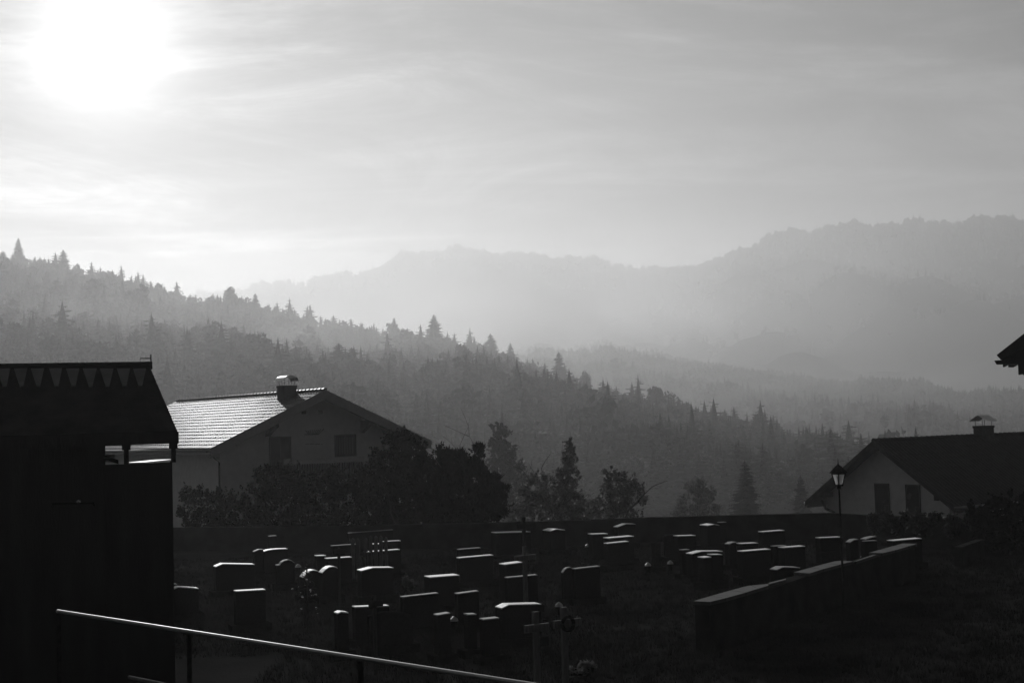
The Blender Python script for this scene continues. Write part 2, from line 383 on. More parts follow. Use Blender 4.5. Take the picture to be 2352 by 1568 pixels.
zs = H1.z(ar[:, 0], ar[:, 1])
pos = np.stack([ar[:, 1]*np.sin(ar[:, 0]), ar[:, 1]*np.cos(ar[:, 0]), zs-.3], -1)
sz = 1.4*rng.uniform(.65, 1.2, len(pos)) * (1+.35*(rng.random(len(pos)) < .06))
wh = np.where(rng.random(len(pos)) < .42, rng.integers(6, 9, len(pos)), rng.integers(0, 6, len(pos)))
sx = sz*rng.uniform(.95, 1.35, len(pos)); rot = rng.uniform(0, 6.28, len(pos))
# trees drawn one by one: the nearest, and those standing on the crest inside the frame
zc, dc = H1.crest(ar[:, 0]); inframe = (ar[:, 0] > az_of(-10)) & (ar[:, 0] < az_of(2000)); visible_right = ar[:, 0] > az_of(395)
score = 1/ar[:, 1] + np.where(ar[:, 1] > dc*.97, .0013, 0) + np.where((~visible_right) & (ar[:, 1] < dc*.6), -1, 0); score = np.where(inframe, score, -1)
order = np.argsort(-score); pick = set(order[:285].tolist())
for i in order[:285]:
    A, r_ = ar[i]; k = wh[i]; crest = r_ > dc[i]*.97
    pxp = (math.tan(A)+.02)*F_PX+CX
    where = ['above the black barn', 'above the shining roof', 'above the chalet gable', 'above the juniper', 'above the garden trees', 'above the slender garden tree', 'right of the middle', 'left of the lantern', 'above the right house'][int(np.clip(np.searchsorted([430, 740, 1010, 1190, 1290, 1420, 1660, 1850], pxp), 0, 8))]
    size_ = 'tall' if sz[i] > 1.42 else ('short' if sz[i] < 1.12 else 'middling')
    knd = 'pointed conifer' if k < 6 else 'rounded broadleaf tree'
    where_far = 'high on' if r_ > 520 else ('midway up' if r_ > 390 else 'low on')
    if crest: grp = f'crest trees {where}'; lab = f'{size_} hazy {knd} on the hill crest {where}'
    else: grp = f'slope trees {where}'; lab = f'{size_} dim {knd} {where_far} the misty slope {where}'
    tree('c' if k < 6 else 'd', int(k if k < 6 else k-6), pos[i], sx[i], sz[i], rot[i], lab, grp, parts=(r_ < 420))
rest = np.array([i for i in range(len(pos)) if i not in pick])
o = merged('forest', lo_all, pos[rest], np.stack([sx[rest], sz[rest]], -1), rot[rest], wh[rest], M_NEEDLE)
tag(o, 'dense misty conifer forest covering the near wooded hill', 'forest', kind='stuff')

con_tiny = [conifer_tpl(110+i, 13, 4.3, 6, 7, 1, .3) for i in range(4)]
dec_tiny = [leafball_tpl(120+i, 11, 4.5, 5, 16, 1.3) for i in range(2)]
def far_forest(hill, n, a0, a1, rlo, label, dens, m=M_NEEDLE, crest_extra=0):
    ar = scatter(hill, n, a0, a1, rlo, dens)
    if crest_extra:
        A = rng.uniform(a0, a1, crest_extra); _, dd_ = hill.crest(A); ar = np.concatenate([ar, np.stack([A, dd_*rng.uniform(.985, 1.005, crest_extra)], -1)])
    zs = hill.z(ar[:, 0], ar[:, 1]); k = len(ar)
    pos = np.stack([ar[:, 1]*np.sin(ar[:, 0]), ar[:, 1]*np.cos(ar[:, 0]), zs-.4], -1)
    sz = 1.4*rng.uniform(.6, 1.15, k); wh = np.where(rng.random(k) < .4, rng.integers(4, 6, k), rng.integers(0, 4, k))
    o = merged('forest', con_tiny+dec_tiny, pos, np.stack([sz*rng.uniform(.8, 1.2, k), sz], -1), rng.uniform(0, 6.28, k), wh, m)
    return tag(o, label, 'forest', kind='stuff')
far_forest(H2, 6000, az_of(1050), az_of(2420), 840, 'hazy forest along the low ridge beyond the near hill', .45, crest_extra=500)
far_forest(H3, 3000, az_of(1500), az_of(2420), 2500, 'faint forest on the high mountain at the right', .5, crest_extra=1500)
far_forest(H4, 900, az_of(300), az_of(1800), 3450, 'barely visible forest on the crest of the distant mountain', .3, M_FAR, crest_extra=3000)

# ------------------------------------------------------------------ buildings
def local_hit(root, px, py, v=None, n=None, p0=None):
    """pixel ray met with a plane of a building's own frame: v = const, or the plane (n, p0)"""
    mi = root.matrix_basis.inverted(); o = mi @ Vector((0, 0, EYE)); d = mi.to_3x3() @ ray(px, py)
    if n is None: n = Vector((0, 1, 0)); p0 = Vector((0, v, 0))
    return o + d*((Vector(p0)-o).dot(n)/d.dot(n))
def basis(o): o.matrix_basis = Matrix.Translation(o.location) @ Matrix.Rotation(o.rotation_euler[2], 4, 'Z'); return o

def tile_slope(side, half, rise, ze, v0, v1, step, row, wave=.030, lip=.032):
    S = math.hypot(half, rise); c, s_ = half/S, rise/S
    nrow = max(2, round(S/row)); ncol = max(2, round((v1-v0)/step)); sub = 6
    V = []; F = []
    prof = [0, .55, .95, 1.0, .7, .2]
    for j in range(nrow):
        for e in (0, 1):
            s0 = (j+e)*S/nrow + (.0 if e else -.02); h0 = lip*(1-e)
            for i in range(ncol*sub+1):
                h = h0 + wave*prof[i % sub]; v = v0+(v1-v0)*i/(ncol*sub)
                jit = .006*math.sin(j*12.9+(i//sub)*78.2)
                u = s0*c - s_*(h+jit)*1.0; z = ze + s0*s_ + c*(h+jit)
                V.append((u if side < 0 else 2*half-u, v, z))
    k = ncol*sub+1
    for r_ in range(nrow*2-1):
        for i in range(k-1):
            q = (r_*k+i, r_*k+i+1, (r_+1)*k+i+1, (r_+1)*k+i); F.append(q[::-1] if side < 0 else q)
    return np.array(V), np.array(F)

def chalet(label, name, O, rz, half, rise, ze, length, zbase, ohs, ohf, tile_m, step=.30, row=.40, wall_m=None, barge=.5, barge_m=None, colour_back=True):
    root = basis(thing(name, label, 'house', (O.x, O.y, 0), rz))
    W = 2*half; sl_ = rise/half; th = .16; wall_m = wall_m or M_PLASTER; barge_m = barge_m or M_BARGE
    Va, Fa = tile_slope(-1, half, rise, ze, 0, length, step, row); Vb, Fb = tile_slope(1, half, rise, ze, 0, length, step, row)
    roof = np_mesh('roof', np.concatenate([Va, Vb]), np.concatenate([Fa, Fb+len(Va)]), tile_m, root)
    dk = MB()                                            # roof deck under the tiles
    dk.prism([(0, .03, ze-.02), (half, .03, ze+rise-.02), (half, .03, ze+rise-th), (.05, .03, ze-th)], (0, length-.06, 0))
    dk.prism([(W, .03, ze-.02), (W-.05, .03, ze-th), (half, .03, ze+rise-th), (half, .03, ze+rise-.02)], (0, length-.06, 0))
    dk.build('roof_deck', M_WOOD_D, roof)
    rc = MB(); n = int(length/.42)
    for i in range(n):
        a = i*length/n; b = a+length/n+.03
        rc.tube([(half, a, ze+rise+.035), (half, b, ze+rise+.02)], [.125, .105], 10)
    rc.build('ridge_cap', tile_m, roof, smooth=False)
    for v in (-.04, length):
        for sgn in (-1, 1):
            x = lambda t: half + sgn*half*(1-t)
            mb = MB(); e0 = x(-.01); mb.prism([(e0, v, ze+.03-.01*sl_), (half, v, ze+rise+.05), (half, v, ze+rise+.05-barge), (e0, v, ze+.03-barge)], (0, .05, 0))
            mb.build('bargeboard', barge_m, root)
    gu = MB()
    for e in (-.07, W+.07):
        gu.tube([(e, -.02, ze-.07), (e, length+.02, ze-.09)], .075, 10)
    gu.build('gutter', M_SHEET, root, smooth=True)
    fa = MB()
    for e in (.0, W): fa.box((e-.02 if e else .0, .05, ze-.30), (e+.02 if e else .03, length-.05, ze-.10))
    fa.build('fascia', barge_m, root)
    wx0, wx1, wy0, wy1 = ohs, W-ohs, ohf, length-.6
    zt = lambda u: ze - th - .03 + sl_*(half-abs(u-half))
    wall = MB(); pts = [(wx0, zbase), (wx0, zt(wx0)), (half, zt(half)), (wx1, zt(wx1)), (wx1, zbase)]
    wall.prism([(a, wy0, b) for a, b in pts], (0, wy1-wy0, 0))
    wl = wall.build('wall', wall_m, root)
    for u in (wx0+.3, half, wx1-.3):
        z = zt(u)-.02; MB().box((u-.10, .12, z-.26), (u+.10, wy0+.1, z-.01)).build('purlin', M_WOOD_D, root)
    return root, wl
def window_on(root, px0, py0, px1, py1, v, pane_m, curtain=False, sill=True, mullion=True):
    a = local_hit(root, px0, py0, v); b = local_hit(root, px1, py1, v); u0, u1 = sorted((a.x, b.x)); z1, z0 = max(a.z, b.z), min(a.z, b.z)
    fr = MB(); t = .07
    fr.box((u0, v-.05, z0), (u0+t, v+.02, z1)).box((u1-t, v-.05, z0), (u1, v+.02, z1)).box((u0+t, v-.05, z1-t), (u1-t, v+.02, z1)).box((u0+t, v-.05, z0), (u1-t, v+.02, z0+t))
    if mullion: fr.box(((u0+u1)/2-.03, v-.045, z0+t), ((u0+u1)/2+.03, v+.018, z1-t))
    f = fr.build('window', M_WOOD_D, root)
    MB().box((u0+t, v-.022, z0+t), (u1-t, v-.008, z1-t)).build('pane', pane_m, f)
    if curtain:
        c = MB(); w_ = (u1-u0-2*t)
        for k in range(7): c.box((u0+t+w_*(k/7)*.95+.02, v-.036, z0+t+.04), (u0+t+w_*((k+.62)/7)*.95+.02, v-.024, z1-t-.08))
        c.build('curtain', M_CURTAIN, f)
    if sill: MB().box((u0-.08, v-.14, z0-.06), (u1+.08, v-.002, z0-.004)).build('window_sill', M_SILL, f)
    return u0, u1, z0, z1

def plane_solve(px, py, depth): p = P(px, py, depth); return p
# --- house with the shining tiled roof (left)
oL = plane_solve(486, 1031, 70); rz1 = math.radians(35.5)
ap = None
ud = Vector((math.cos(rz1), math.sin(rz1))); 
def on_line(px, O, d):                                   # distance along a ground line where a pixel column crosses it
    r = ray(px, 1010); k = r.x/r.y; return (k*O.y-O.x)/(d.x-k*d.y)
tA = on_line(738, oL, ud); tR = on_line(1008, oL, ud)
half1 = (tA+tR/2)/2; dA = oL.y+tA*ud.y; zA = P(738, 897, dA).z
ze1 = oL.z+.02
H1h, wall1 = chalet('white-walled chalet with a wide gable and a shining tiled roof behind dark shrubs', 'chalet', oL, rz1, half1, zA-ze1, ze1, 19.7, -3.2, 1.0, 1.3, M_TILE, .30, .40)
wv = 1.3
window_on(H1h, 768, 998, 818, 1047, wv, M_GLASS_D, curtain=True)
window_on(H1h, 618, 1003, 669, 1078, wv, M_GLASS_D, sill=False)
# balcony with a pale handboard and dark slats
bv = .55; a = local_hit(H1h, 622, 1055, bv); b = local_hit(H1h, 836, 1045, bv); zb_ = local_hit(H1h, 652, 1068, bv).z
bal = MB(); bal.box((a.x, bv, a.z-1.12), (b.x, wv-.01, a.z-1.0)).build('balcony_floor', M_WOOD_D, H1h)
zt_ = a.z; board = local_hit(H1h, 652, 1055, bv).x
rl = MB().box((board, bv-.03, zt_-.30), (b.x, bv+.01, zt_-.01)).build('balcony_board', M_SILL, H1h)
slt = MB(); k = int((b.x-a.x)/.145)
for i in range(k): slt.box((a.x+i*.145, bv+.02, zt_-1.0), (a.x+i*.145+.10, bv+.045, zt_-.02))
slt.build('balcony_slats', M_WOOD_D, H1h)
# painted ears of grain and a line of lettering-like strokes on the gable
mu = MB()
def stroke(p, q, w_=.025):
    A_ = local_hit(H1h, *p, wv); B_ = local_hit(H1h, *q, wv); d = (B_-A_); d.normalize(); nn = Vector((-d.z, 0, d.x))*w_
    mu.prism([A_+nn, B_+nn, B_-nn, A_-nn], (0, -.006, 0))
stroke((699, 997.5), (732, 996.5), .03)
for x0_, x1_, h_ in ((708, 702, 9), (711, 707, 9), (714, 712, 10), (717, 717, 10), (720, 722, 11), (723, 727, 11), (726, 732, 11), (729, 737, 12), (732, 744, 13)):
    stroke((x0_, 996), (x1_, 997-h_), .022)
mu.build('gable_painting', M_PAINT, wall1); mu = MB()
for x0_, x1_ in ((701, 709), (711, 722), (724, 735), (737, 741)): stroke((x0_, 1019.5), (x1_, 1019.2), .012)
mu.build('gable_inscription', M_PAINT, wall1)
for pxv in (698, 736):
    A_ = local_hit(H1h, pxv, 946, wv); MB().box((A_.x-.13, wv-.012, A_.z-.10), (A_.x+.13, wv+.05, A_.z+.10)).build('vent', M_WOOD_D, wall1)
# gable brackets
for pxv, pyv in ((832, 979), (614, 987)):
    A_ = local_hit(H1h, pxv, pyv, wv); MB().prism([(A_.x-.12, wv, A_.z+.35), (A_.x-.12, wv-1.1, A_.z+.35), (A_.x-.12, wv-1.1, A_.z+.15), (A_.x-.12, wv, A_.z-.35)], (.24, 0, 0)).build('bracket', M_WOOD_D, H1h)
# chimney with a vaulted sheet cap on rods
def vaulted_chimney(root, u, v, wx, wy, zbot, ztop, style):
    ch = MB().box((u-wx/2, v-wy/2, zbot), (u+wx/2, v+wy/2, ztop)).box((u-wx/2-.03, v-wy/2-.03, ztop-.10), (u+wx/2+.03, v+wy/2+.03, ztop+.02)).build('chimney', M_BRICK, root)
    rod = MB(); hh = .33
    for i in range(3 if style == 'vault' else 2):
        for sx_ in (-1, 1):
            vv = v + (i/(2 if style == 'vault' else 1)-.5)*wy*.8; x_ = u+sx_*wx*.36
            rod.tube([(x_, vv, ztop), (x_+sx_*.03, vv, ztop+hh)], .014, 5)
    rod.build('cap_rods', M_IRON, ch)
    cp = MB(); t = .012; n = 12
    if style == 'vault':
        w2 = wx*.62; ht = .27; pr = [(u-w2*math.cos(math.pi*i/n), ztop+hh-.06+ht*math.sin(math.pi*i/n)) for i in range(n+1)]
        pr = [(pr[0][0]-.10, pr[0][1]-.015)]+pr+[(pr[-1][0]+.10, pr[-1][1]-.015)]
    else:
        w2 = wx*.62; pr = [(u-w2-.12, ztop+hh-.07), (u, ztop+hh+.24), (u+w2+.12, ztop+hh-.07)]
    m_ = len(pr); a_, b_ = v-wy*.62, v+wy*.62
    vs = [(x, a_, z) for x, z in pr]+[(x, b_, z) for x, z in pr]+[(x, a_, z+t) for x, z in pr]+[(x, b_, z+t) for x, z in pr]; fs = []
    for i in range(m_-1): fs += [(i, i+1, m_+i+1, m_+i), (2*m_+i, 3*m_+i, 3*m_+i+1, 2*m_+i+1), (i, 2*m_+i, 2*m_+i+1, i+1), (m_+i, m_+i+1, 3*m_+i+1, 3*m_+i)]
    fs += [(0, m_, 3*m_, 2*m_), (m_-1, 3*m_-1, 4*m_-1, 2*m_-1)]
    cp.add(vs, fs).build('chimney_cap', M_SHEET, ch)
rise1 = zA-ze1
cu = half1-.55; cvv = 3.3; ctop = local_hit(H1h, 672, 886, cvv).z
vaulted_chimney(H1h, cu, cvv, .75, .80, ze1+rise1*(cu-.5)/half1-.2, ctop, 'vault')
# roof window and downpipe
def slope_pt(u, v, h, half, rise, ze): S = math.hypot(half, rise); return (u-rise/S*h, v, ze+rise*u/half+half/S*h)
rw = MB(); q = [slope_pt(uu, vv_, .09, half1, rise1, ze1) for uu, vv_ in ((2.2, 13.9), (2.2, 14.8), (3.3, 14.8), (3.3, 13.9))]; rw.prism(q, (0, 0, -.12)); rwo = rw.build('roof_window', M_SHEET, H1h)
q = [slope_pt(uu, vv_, .11, half1, rise1, ze1) for uu, vv_ in ((2.3, 14.0), (2.3, 14.7), (3.2, 14.7), (3.2, 14.0))]; MB().prism(q, (0, 0, -.015)).build('pane', M_GLASS_D, rwo)
MB().tube([(-.07, .5, ze1-.1), (.5, .9, ze1-.45), (.93, 1.24, ze1-.7), (.93, 1.24, -1.5)], .05, 8).build('downpipe', M_IRON, H1h)

# --- house with the dark roof (right)
apx = P(2006, 1013, 70); rz2 = math.radians(-52.6); u2 = Vector((math.cos(rz2), math.sin(rz2)))
t2 = on_line(1846, apx, u2); O2 = Vector((apx.x+t2*u2.x, apx.y+t2*u2.y, 0)); half2 = -t2
zl = P(1846, 1152, O2.y).z
H2h, wall2 = chalet('low pale-walled house with a dark tiled roof at the right beyond the cemetery wall', 'house', O2, rz2, half2, apx.z-zl, zl, 19, -6, .75, .75, M_TILE_D, .30, .42, barge=.26, barge_m=M_WOOD_D)
for q in ((2009, 1109, 2046, 1190), (2080, 1112, 2117, 1193)): window_on(H2h, *q, .75, M_GLASS_D, mullion=False, sill=False)
c2 = local_hit(H2h, 2259, 978, n=Vector((1, 0, 0)), p0=(half2, 0, 0))
vaulted_chimney(H2h, half2, c2.y, .72, .78, apx.z-.4, c2.z, 'gable')
br = MB(); a = local_hit(H2h, 1888, 1152, .4); b = local_hit(H2h, 1916, 1176, .4)
br.tube([a+Vector((0, 0, .1)), a*.55+b*.45+Vector((-.12, 0, -.1)), b, b+Vector((0, 0, -.6))], .07, 6).build('bracket', M_WOOD_D, H2h)

# --- dark barn with an open gallery (left foreground)
Rr_ = P(343, 839, 26); rz3 = math.radians(18)
B = basis(thing('barn', 'black barn-like building at the left edge with a row of pale wedges under its ridge', 'building', (Rr_.x, Rr_.y, 0), rz3))
E = local_hit(B, 407, 989, -2.1); zR, zE, uE = Rr_.z, E.z, E.x
EB = local_hit(B, 407, 1018, -2.1).z; LEFT = -9.0
rf = MB(); A0, A1 = (0, 0, zR), (LEFT, 0, zR); F0, F1 = (uE, -2.1, zE), (LEFT, -2.1, zE); K0, K1 = (uE, 2.1, zE), (LEFT, 2.1, zE)
dn = -.10
rf.add([A0, A1, F1, F0, K0, K1]+[(x, y, z+dn) for x, y, z in (A0, A1, F1, F0, K0, K1)],
       [(0, 1, 2, 3), (0, 4, 5, 1), (0, 3, 4), (6, 9, 8, 7), (6, 7, 11, 10), (6, 10, 9), (3, 2, 8, 9), (4, 10, 11, 5), (3, 9, 10, 4), (1, 7, 8, 2), (1, 5, 11, 7)])
barn_roof = rf.build('roof', M_ROOF_BARN, B)
MB().tube([(LEFT, 0, zR+.0), (.05, 0, zR+.0)], .07, 8).build('ridge_cap', M_ROOF_BARN, barn_roof)
MB().tube([(.03, 0, zR+.03), (.03, 0, zR+.2)], .012, 5).tube([(-.16, 0, zR+.02), (-.16, 0, zR+.13), (.03, 0, zR+.13)], .01, 5).build('lightning_rod', M_IRON, barn_roof)
fc = MB()
fc.box((LEFT, -2.13, EB), (uE+.02, -2.08, zE-.012)); fc.box((LEFT, 2.08, EB), (uE+.02, 2.13, zE-.012)); fc.box((uE-.03, -2.07, EB), (uE+.02, 2.07, zE-.012))
fc.box((LEFT, -2.07, EB+.01), (uE-.04, 2.07, EB+.04)).build('eaves', M_WOOD_D, B)
sn = Vector((0, -(zR-zE), 2.1)); sn.normalize()
for x0_, x1_ in ((-25, 95), (130, 250), (285, 405), (453, 570), (608, 728), (762, 888), (918, 1042), (1075, 1196), (1224, 1340)):
    yt, yb = 408, 568; cx_ = (x0_+x1_)/2+8
    pp = [(x0_, yt), (x1_, yt-2), (cx_+16, yb), (cx_-16, yb)]
    pts = [local_hit(B, x*.25, 746.6+y*.25, n=sn, p0=Vector((0, 0, zR))) + sn*.004 for x, y in pp]
    MB().prism(pts, sn*.02).build('pale_wedge', M_CLAD, barn_roof)
u242 = local_hit(B, 242, 1040, -1.6).x; zpar = local_hit(B, 330, 1064, -1.6).z
wl3 = MB().box((LEFT, -1.6, -1), (u242, 1.6, EB+.005)).build('wall', M_WOOD_D, B)
pr = MB(); ur = uE-.05
pr.box((u242+.003, -1.6, -1), (ur, -1.45, zpar)); pr.box((u242+.003, 1.45, -1), (ur, 1.6, zpar-.35)); pr.box((ur-.15, -1.447, -1), (ur, 1.447, zpar-.1))
pr.build('parapet', M_WOOD_D, B)
MB().box((u242+.004, -1.445, zpar-1.0), (ur-.152, 1.445, zpar-.9)).build('gallery_floor', M_WOOD_D, B)
for xa, xb in ((282, 299), (391, 407)):
    a = local_hit(B, xa+3, 1040, -1.6).x; b = local_hit(B, xb-3, 1040, -1.6).x
    mb = MB().box((a, -1.59, zpar+.002), (b, -1.46, EB+.004)); mb.box((a-.03, -1.60, EB-.09), (b+.03, -1.45, EB+.002)); mb.build('post', M_WOOD_D, B)
# scalloped panel added for a sunlit wall piece, with a dark brace, seen through the gallery
gp = [(-1, 402), (60, 360), (95, 388), (125, 360), (150, 385), (190, 388), (220, 362), (245, 368), (262, 400), (262, 560), (240, 585), (130, 590), (0, 560)]
pl = basis(thing('sunlit_wall_panel', 'scalloped panel for a sunlit wall piece seen through the gallery opening of the barn', 'board', B.location, rz3))
pts = [local_hit(B, (400+(x+135)*.153)*.5742+0, (1760+y*.153)*.5742+0, 1.2) for x, y in gp]
MB().prism(pts, (0, .03, 0)).build('board', M_PLASTER, pl)
a = local_hit(B, 241, 1049.5, 1.18); b = local_hit(B, 272, 1060.5, 1.18); MB().prism([a+Vector((0, 0, .04)), b+Vector((0, 0, .04)), b-Vector((0, 0, .04)), a-Vector((0, 0, .04))], (0, -.05, 0)).build('brace', M_WOOD_D, pl)
# little shelter added to make the sunlit strip seen through the gallery
c0 = P(341, 1058.2, 45); tb = thing('shelter', 'small added shelter, its roof the sunlit strip seen through the barn gallery', 'shelter', (c0.x, c0.y, 0))
MB().box((-.30, -1.6, c0.z-.05), (.32, 1.9, c0.z)).build('roof', M_SUNTOP3, tb)
for x_, y_ in ((-.25, -1.5), (.27, -1.5), (-.25, 1.8), (.27, 1.8)): MB().tube([(x_, y_, -.1), (x_, y_, c0.z-.052)], .03, 6).build('post', M_WOOD_D, tb)

# --- timber eave of the house at the right edge
DQ = 46.0
TE = thing('timber_house', 'black timber eave with cut beam ends jutting in at the right edge above the trees', 'house', (0, 0, 0))
def pq(x, y): return P(x, y, DQ)
def slab(poly, name, y0, y1, m_=M_WOOD_D):
    pts = [pq(*p) for p in poly]; pts = [Vector((p.x+(y0-DQ)*.5, y0, p.z)) for p in pts]; return MB().prism(pts, ((y1-y0)*.5, y1-y0, 0)).build(name, m_, TE)
slab([(2289, 815), (2352, 766), (2500, 652), (2500, 682), (2352, 796), (2299, 826), (2291, 818)], 'roof', DQ, DQ+10)
slab([(2280, 827), (2298, 826), (2352, 800), (2500, 690), (2500, 835), (2285, 836)], 'purlin', DQ+.3, DQ+.55)
slab([(2300, 836.5), (2300, 842), (2311, 836.5)], 'beam_end', DQ+.3, DQ+.6); slab([(2312, 836.5), (2312.5, 842.5), (2321, 842.5), (2333, 836.5)], 'beam_end', DQ+.3, DQ+.6)
slab([(2334.5, 835.5), (2335.5, 860), (2340, 859), (2343, 857.5), (2352, 864), (2370, 880), (2500, 880), (2500, 835.5)], 'bracket', DQ+.35, DQ+.6)
slab([(2370, 880.5), (2372, 1300), (2500, 1300), (2500, 880.5)], 'wall', DQ+.8, DQ+9)

# --- street lantern
lp = P(1927, 1113, 34); LT = thing('street_lantern', 'old street lantern with four tapering frosted panes on a post before the right house', 'street lamp', (lp.x, lp.y, 0))
s_ = 34/3266.7; zb = lp.z
def ring(r, z, n=6, a0=.3): return [(r*math.cos(2*math.pi*k/n+a0), r*math.sin(2*math.pi*k/n+a0), z) for k in range(n)]
def frustum(mb, r0, z0, r1, z1, n=6):
    return mb.add(ring(r0, z0, n)+ring(r1, z1, n), [tuple(range(n))[::-1], tuple(range(n, 2*n))]+[(k, (k+1) % n, n+(k+1) % n, n+k) for k in range(n)])
frustum(MB(), .03, -.2, .022, zb-.1, 10).build('post', M_IRON, LT)
g0, g1 = 9*s_, 17*s_; hz_ = 27*s_
gl = frustum(MB(), g0, zb+.01, g1, zb+hz_); glo = gl.build('glass', M_LAMP_GLASS, LT)
fr = MB()
for p, q in zip(ring(g0+.006, zb), ring(g1+.006, zb+hz_)): fr.tube([p, q], .014, 5)
frustum(fr, g0+.02, zb-.03, g0+.02, zb+.006); frustum(fr, g1+.01, zb+hz_-.03, g1+.02, zb+hz_)
fr.tube([(0, 0, zb-.1), (0, 0, zb-.02)], .05, 8).build('frame', M_IRON, LT)
MB().tube([(0, 0, zb+.02), (0, 0, zb+hz_*.55)], .03, 8).ball((0, 0, zb+hz_*.6), .05).build('bulb_holder', M_IRON, LT)
rf_ = MB(); frustum(rf_, g1+.07, zb+hz_+.002, 9*s_, zb+hz_+14*s_); frustum(rf_, 10*s_, zb+hz_+14*s_+.002, 2.5*s_, zb+hz_+19*s_)
rf_.tube([(0, 0, zb+hz_+18*s_), (0, 0, zb+hz_+22*s_), (0, 0, zb+hz_+34*s_)], [.03, .015, .004], 6).build('hood', M_IRON, LT)

# --- railing in front of the camera
dv = (RAIL_B-RAIL_A); dv.z = 0; Lr = dv.length; dv.normalize()
RA = thing('railing', 'long galvanised railing running across the foreground with a sunlit top rail', 'railing', (RAIL_A.x, RAIL_A.y, 0))
def rp(t, z): return (dv.x*t, dv.y*t, z)
jt = 4.1*0+ (lambda: (PZ(558, 1467, RAIL_Z)-Vector((RAIL_A.x, RAIL_A.y, RAIL_Z))).length)()
# heights at the two measured ends differ by a hair: keep the rail straight between them
zr = lambda t: RAIL_A.z+(RAIL_B.z-RAIL_A.z)*t/Lr
top = MB(); top.tube([rp(-.2, zr(-.2)), rp(jt-.008, zr(jt))], .0135, 20).tube([rp(jt+.008, zr(jt)), rp(Lr+4.5, zr(Lr+4.5))], .0135, 20).tube([rp(jt-.01, zr(jt)), rp(jt+.01, zr(jt))], .014, 20).build('top_rail', M_RAIL, RA)
MB().tube([rp(.9, zr(.9)-.40), rp(Lr+4.5, zr(Lr+4.5)-.40)], .013, 10).build('lower_rail', M_WOOD_G, RA)
t = -.18
while t < Lr+4.5:
    MB().tube([rp(t, 2.0), rp(t, zr(t)-.018)], .018, 8).build('post', M_IRON, RA); t += 1.9
# retaining wall below the railing
RW = MB(); o2 = Vector((rn.x, rn.y, 0))*.14
a = Vector((RAIL_A.x, RAIL_A.y, -1))-dv*14; b = Vector((RAIL_B.x, RAIL_B.y, -1))+dv*8
RW.prism([a+o2, b+o2, b-o2*.6, a-o2*.6], (0, 0, RAIL_Z-1.0+1.06)).build('retaining_wall', M_CONC)
tag(bpy.data.objects['retaining_wall'], 'low concrete retaining wall under the foreground railing', 'wall')
# small handrail with a ball knob along the barn wall
a, b, k = local_hit(B, 120, 1157.5, -1.72), local_hit(B, 216, 1154, -1.72), local_hit(B, 180, 1151.5, -1.72)
hr = MB().tube([a, b], .016, 6).build('handrail', M_GRANITE_B, B); MB().ball(k, .045, 10, 7).build('ball_knob', M_GLINT, hr)
hb = MB()
for q in (a, b): hb.tube([q, (q.x, -1.605, q.z-.05)], .012, 6)
hb.build('bracket', M_IRON, hr)

# ------------------------------------------------------------------ cemetery
WT = .95
def wall_run(name, pts, label, thick=.35, low=-3.5):
    v = [PZ(x, y, WT) for x, y in pts]; mb = MB()
    prev = None; n = len(v); fr, bk = [], []
    for i in range(n):
        d = (v[min(i+1, n-1)]-v[max(i-1, 0)]); d.z = 0; d.normalize(); q = Vector((-d.y, d.x, 0))*thick
        fr.append(v[i]); bk.append(v[i]+q)
    vs = [(p.x, p.y, z) for L_ in (fr, bk) for p in L_ for z in (low, WT)]
    fs = []
    for i in range(n-1):
        a, b = 2*i, 2*(i+1); c, d = 2*n+2*i, 2*n+2*(i+1)
        fs += [(a, b, b+1, a+1), (c, c+1, d+1, d), (a+1, b+1, d+1, c+1)]
    fs += [(0, 1, 2*n+1, 2*n), (2*n-2, 4*n-2, 4*n-1, 2*n-1)]
    return tag(mb.add(vs, fs).build(name, M_CONC), label, 'wall')
wall_run('cemetery_wall', [(380, 1212), (800, 1207), (1230, 1198), (1500, 1188), (1900, 1178), (2010, 1184), (2160, 1190), (2420, 1200)], 'long low wall closing the cemetery below the misty trees')

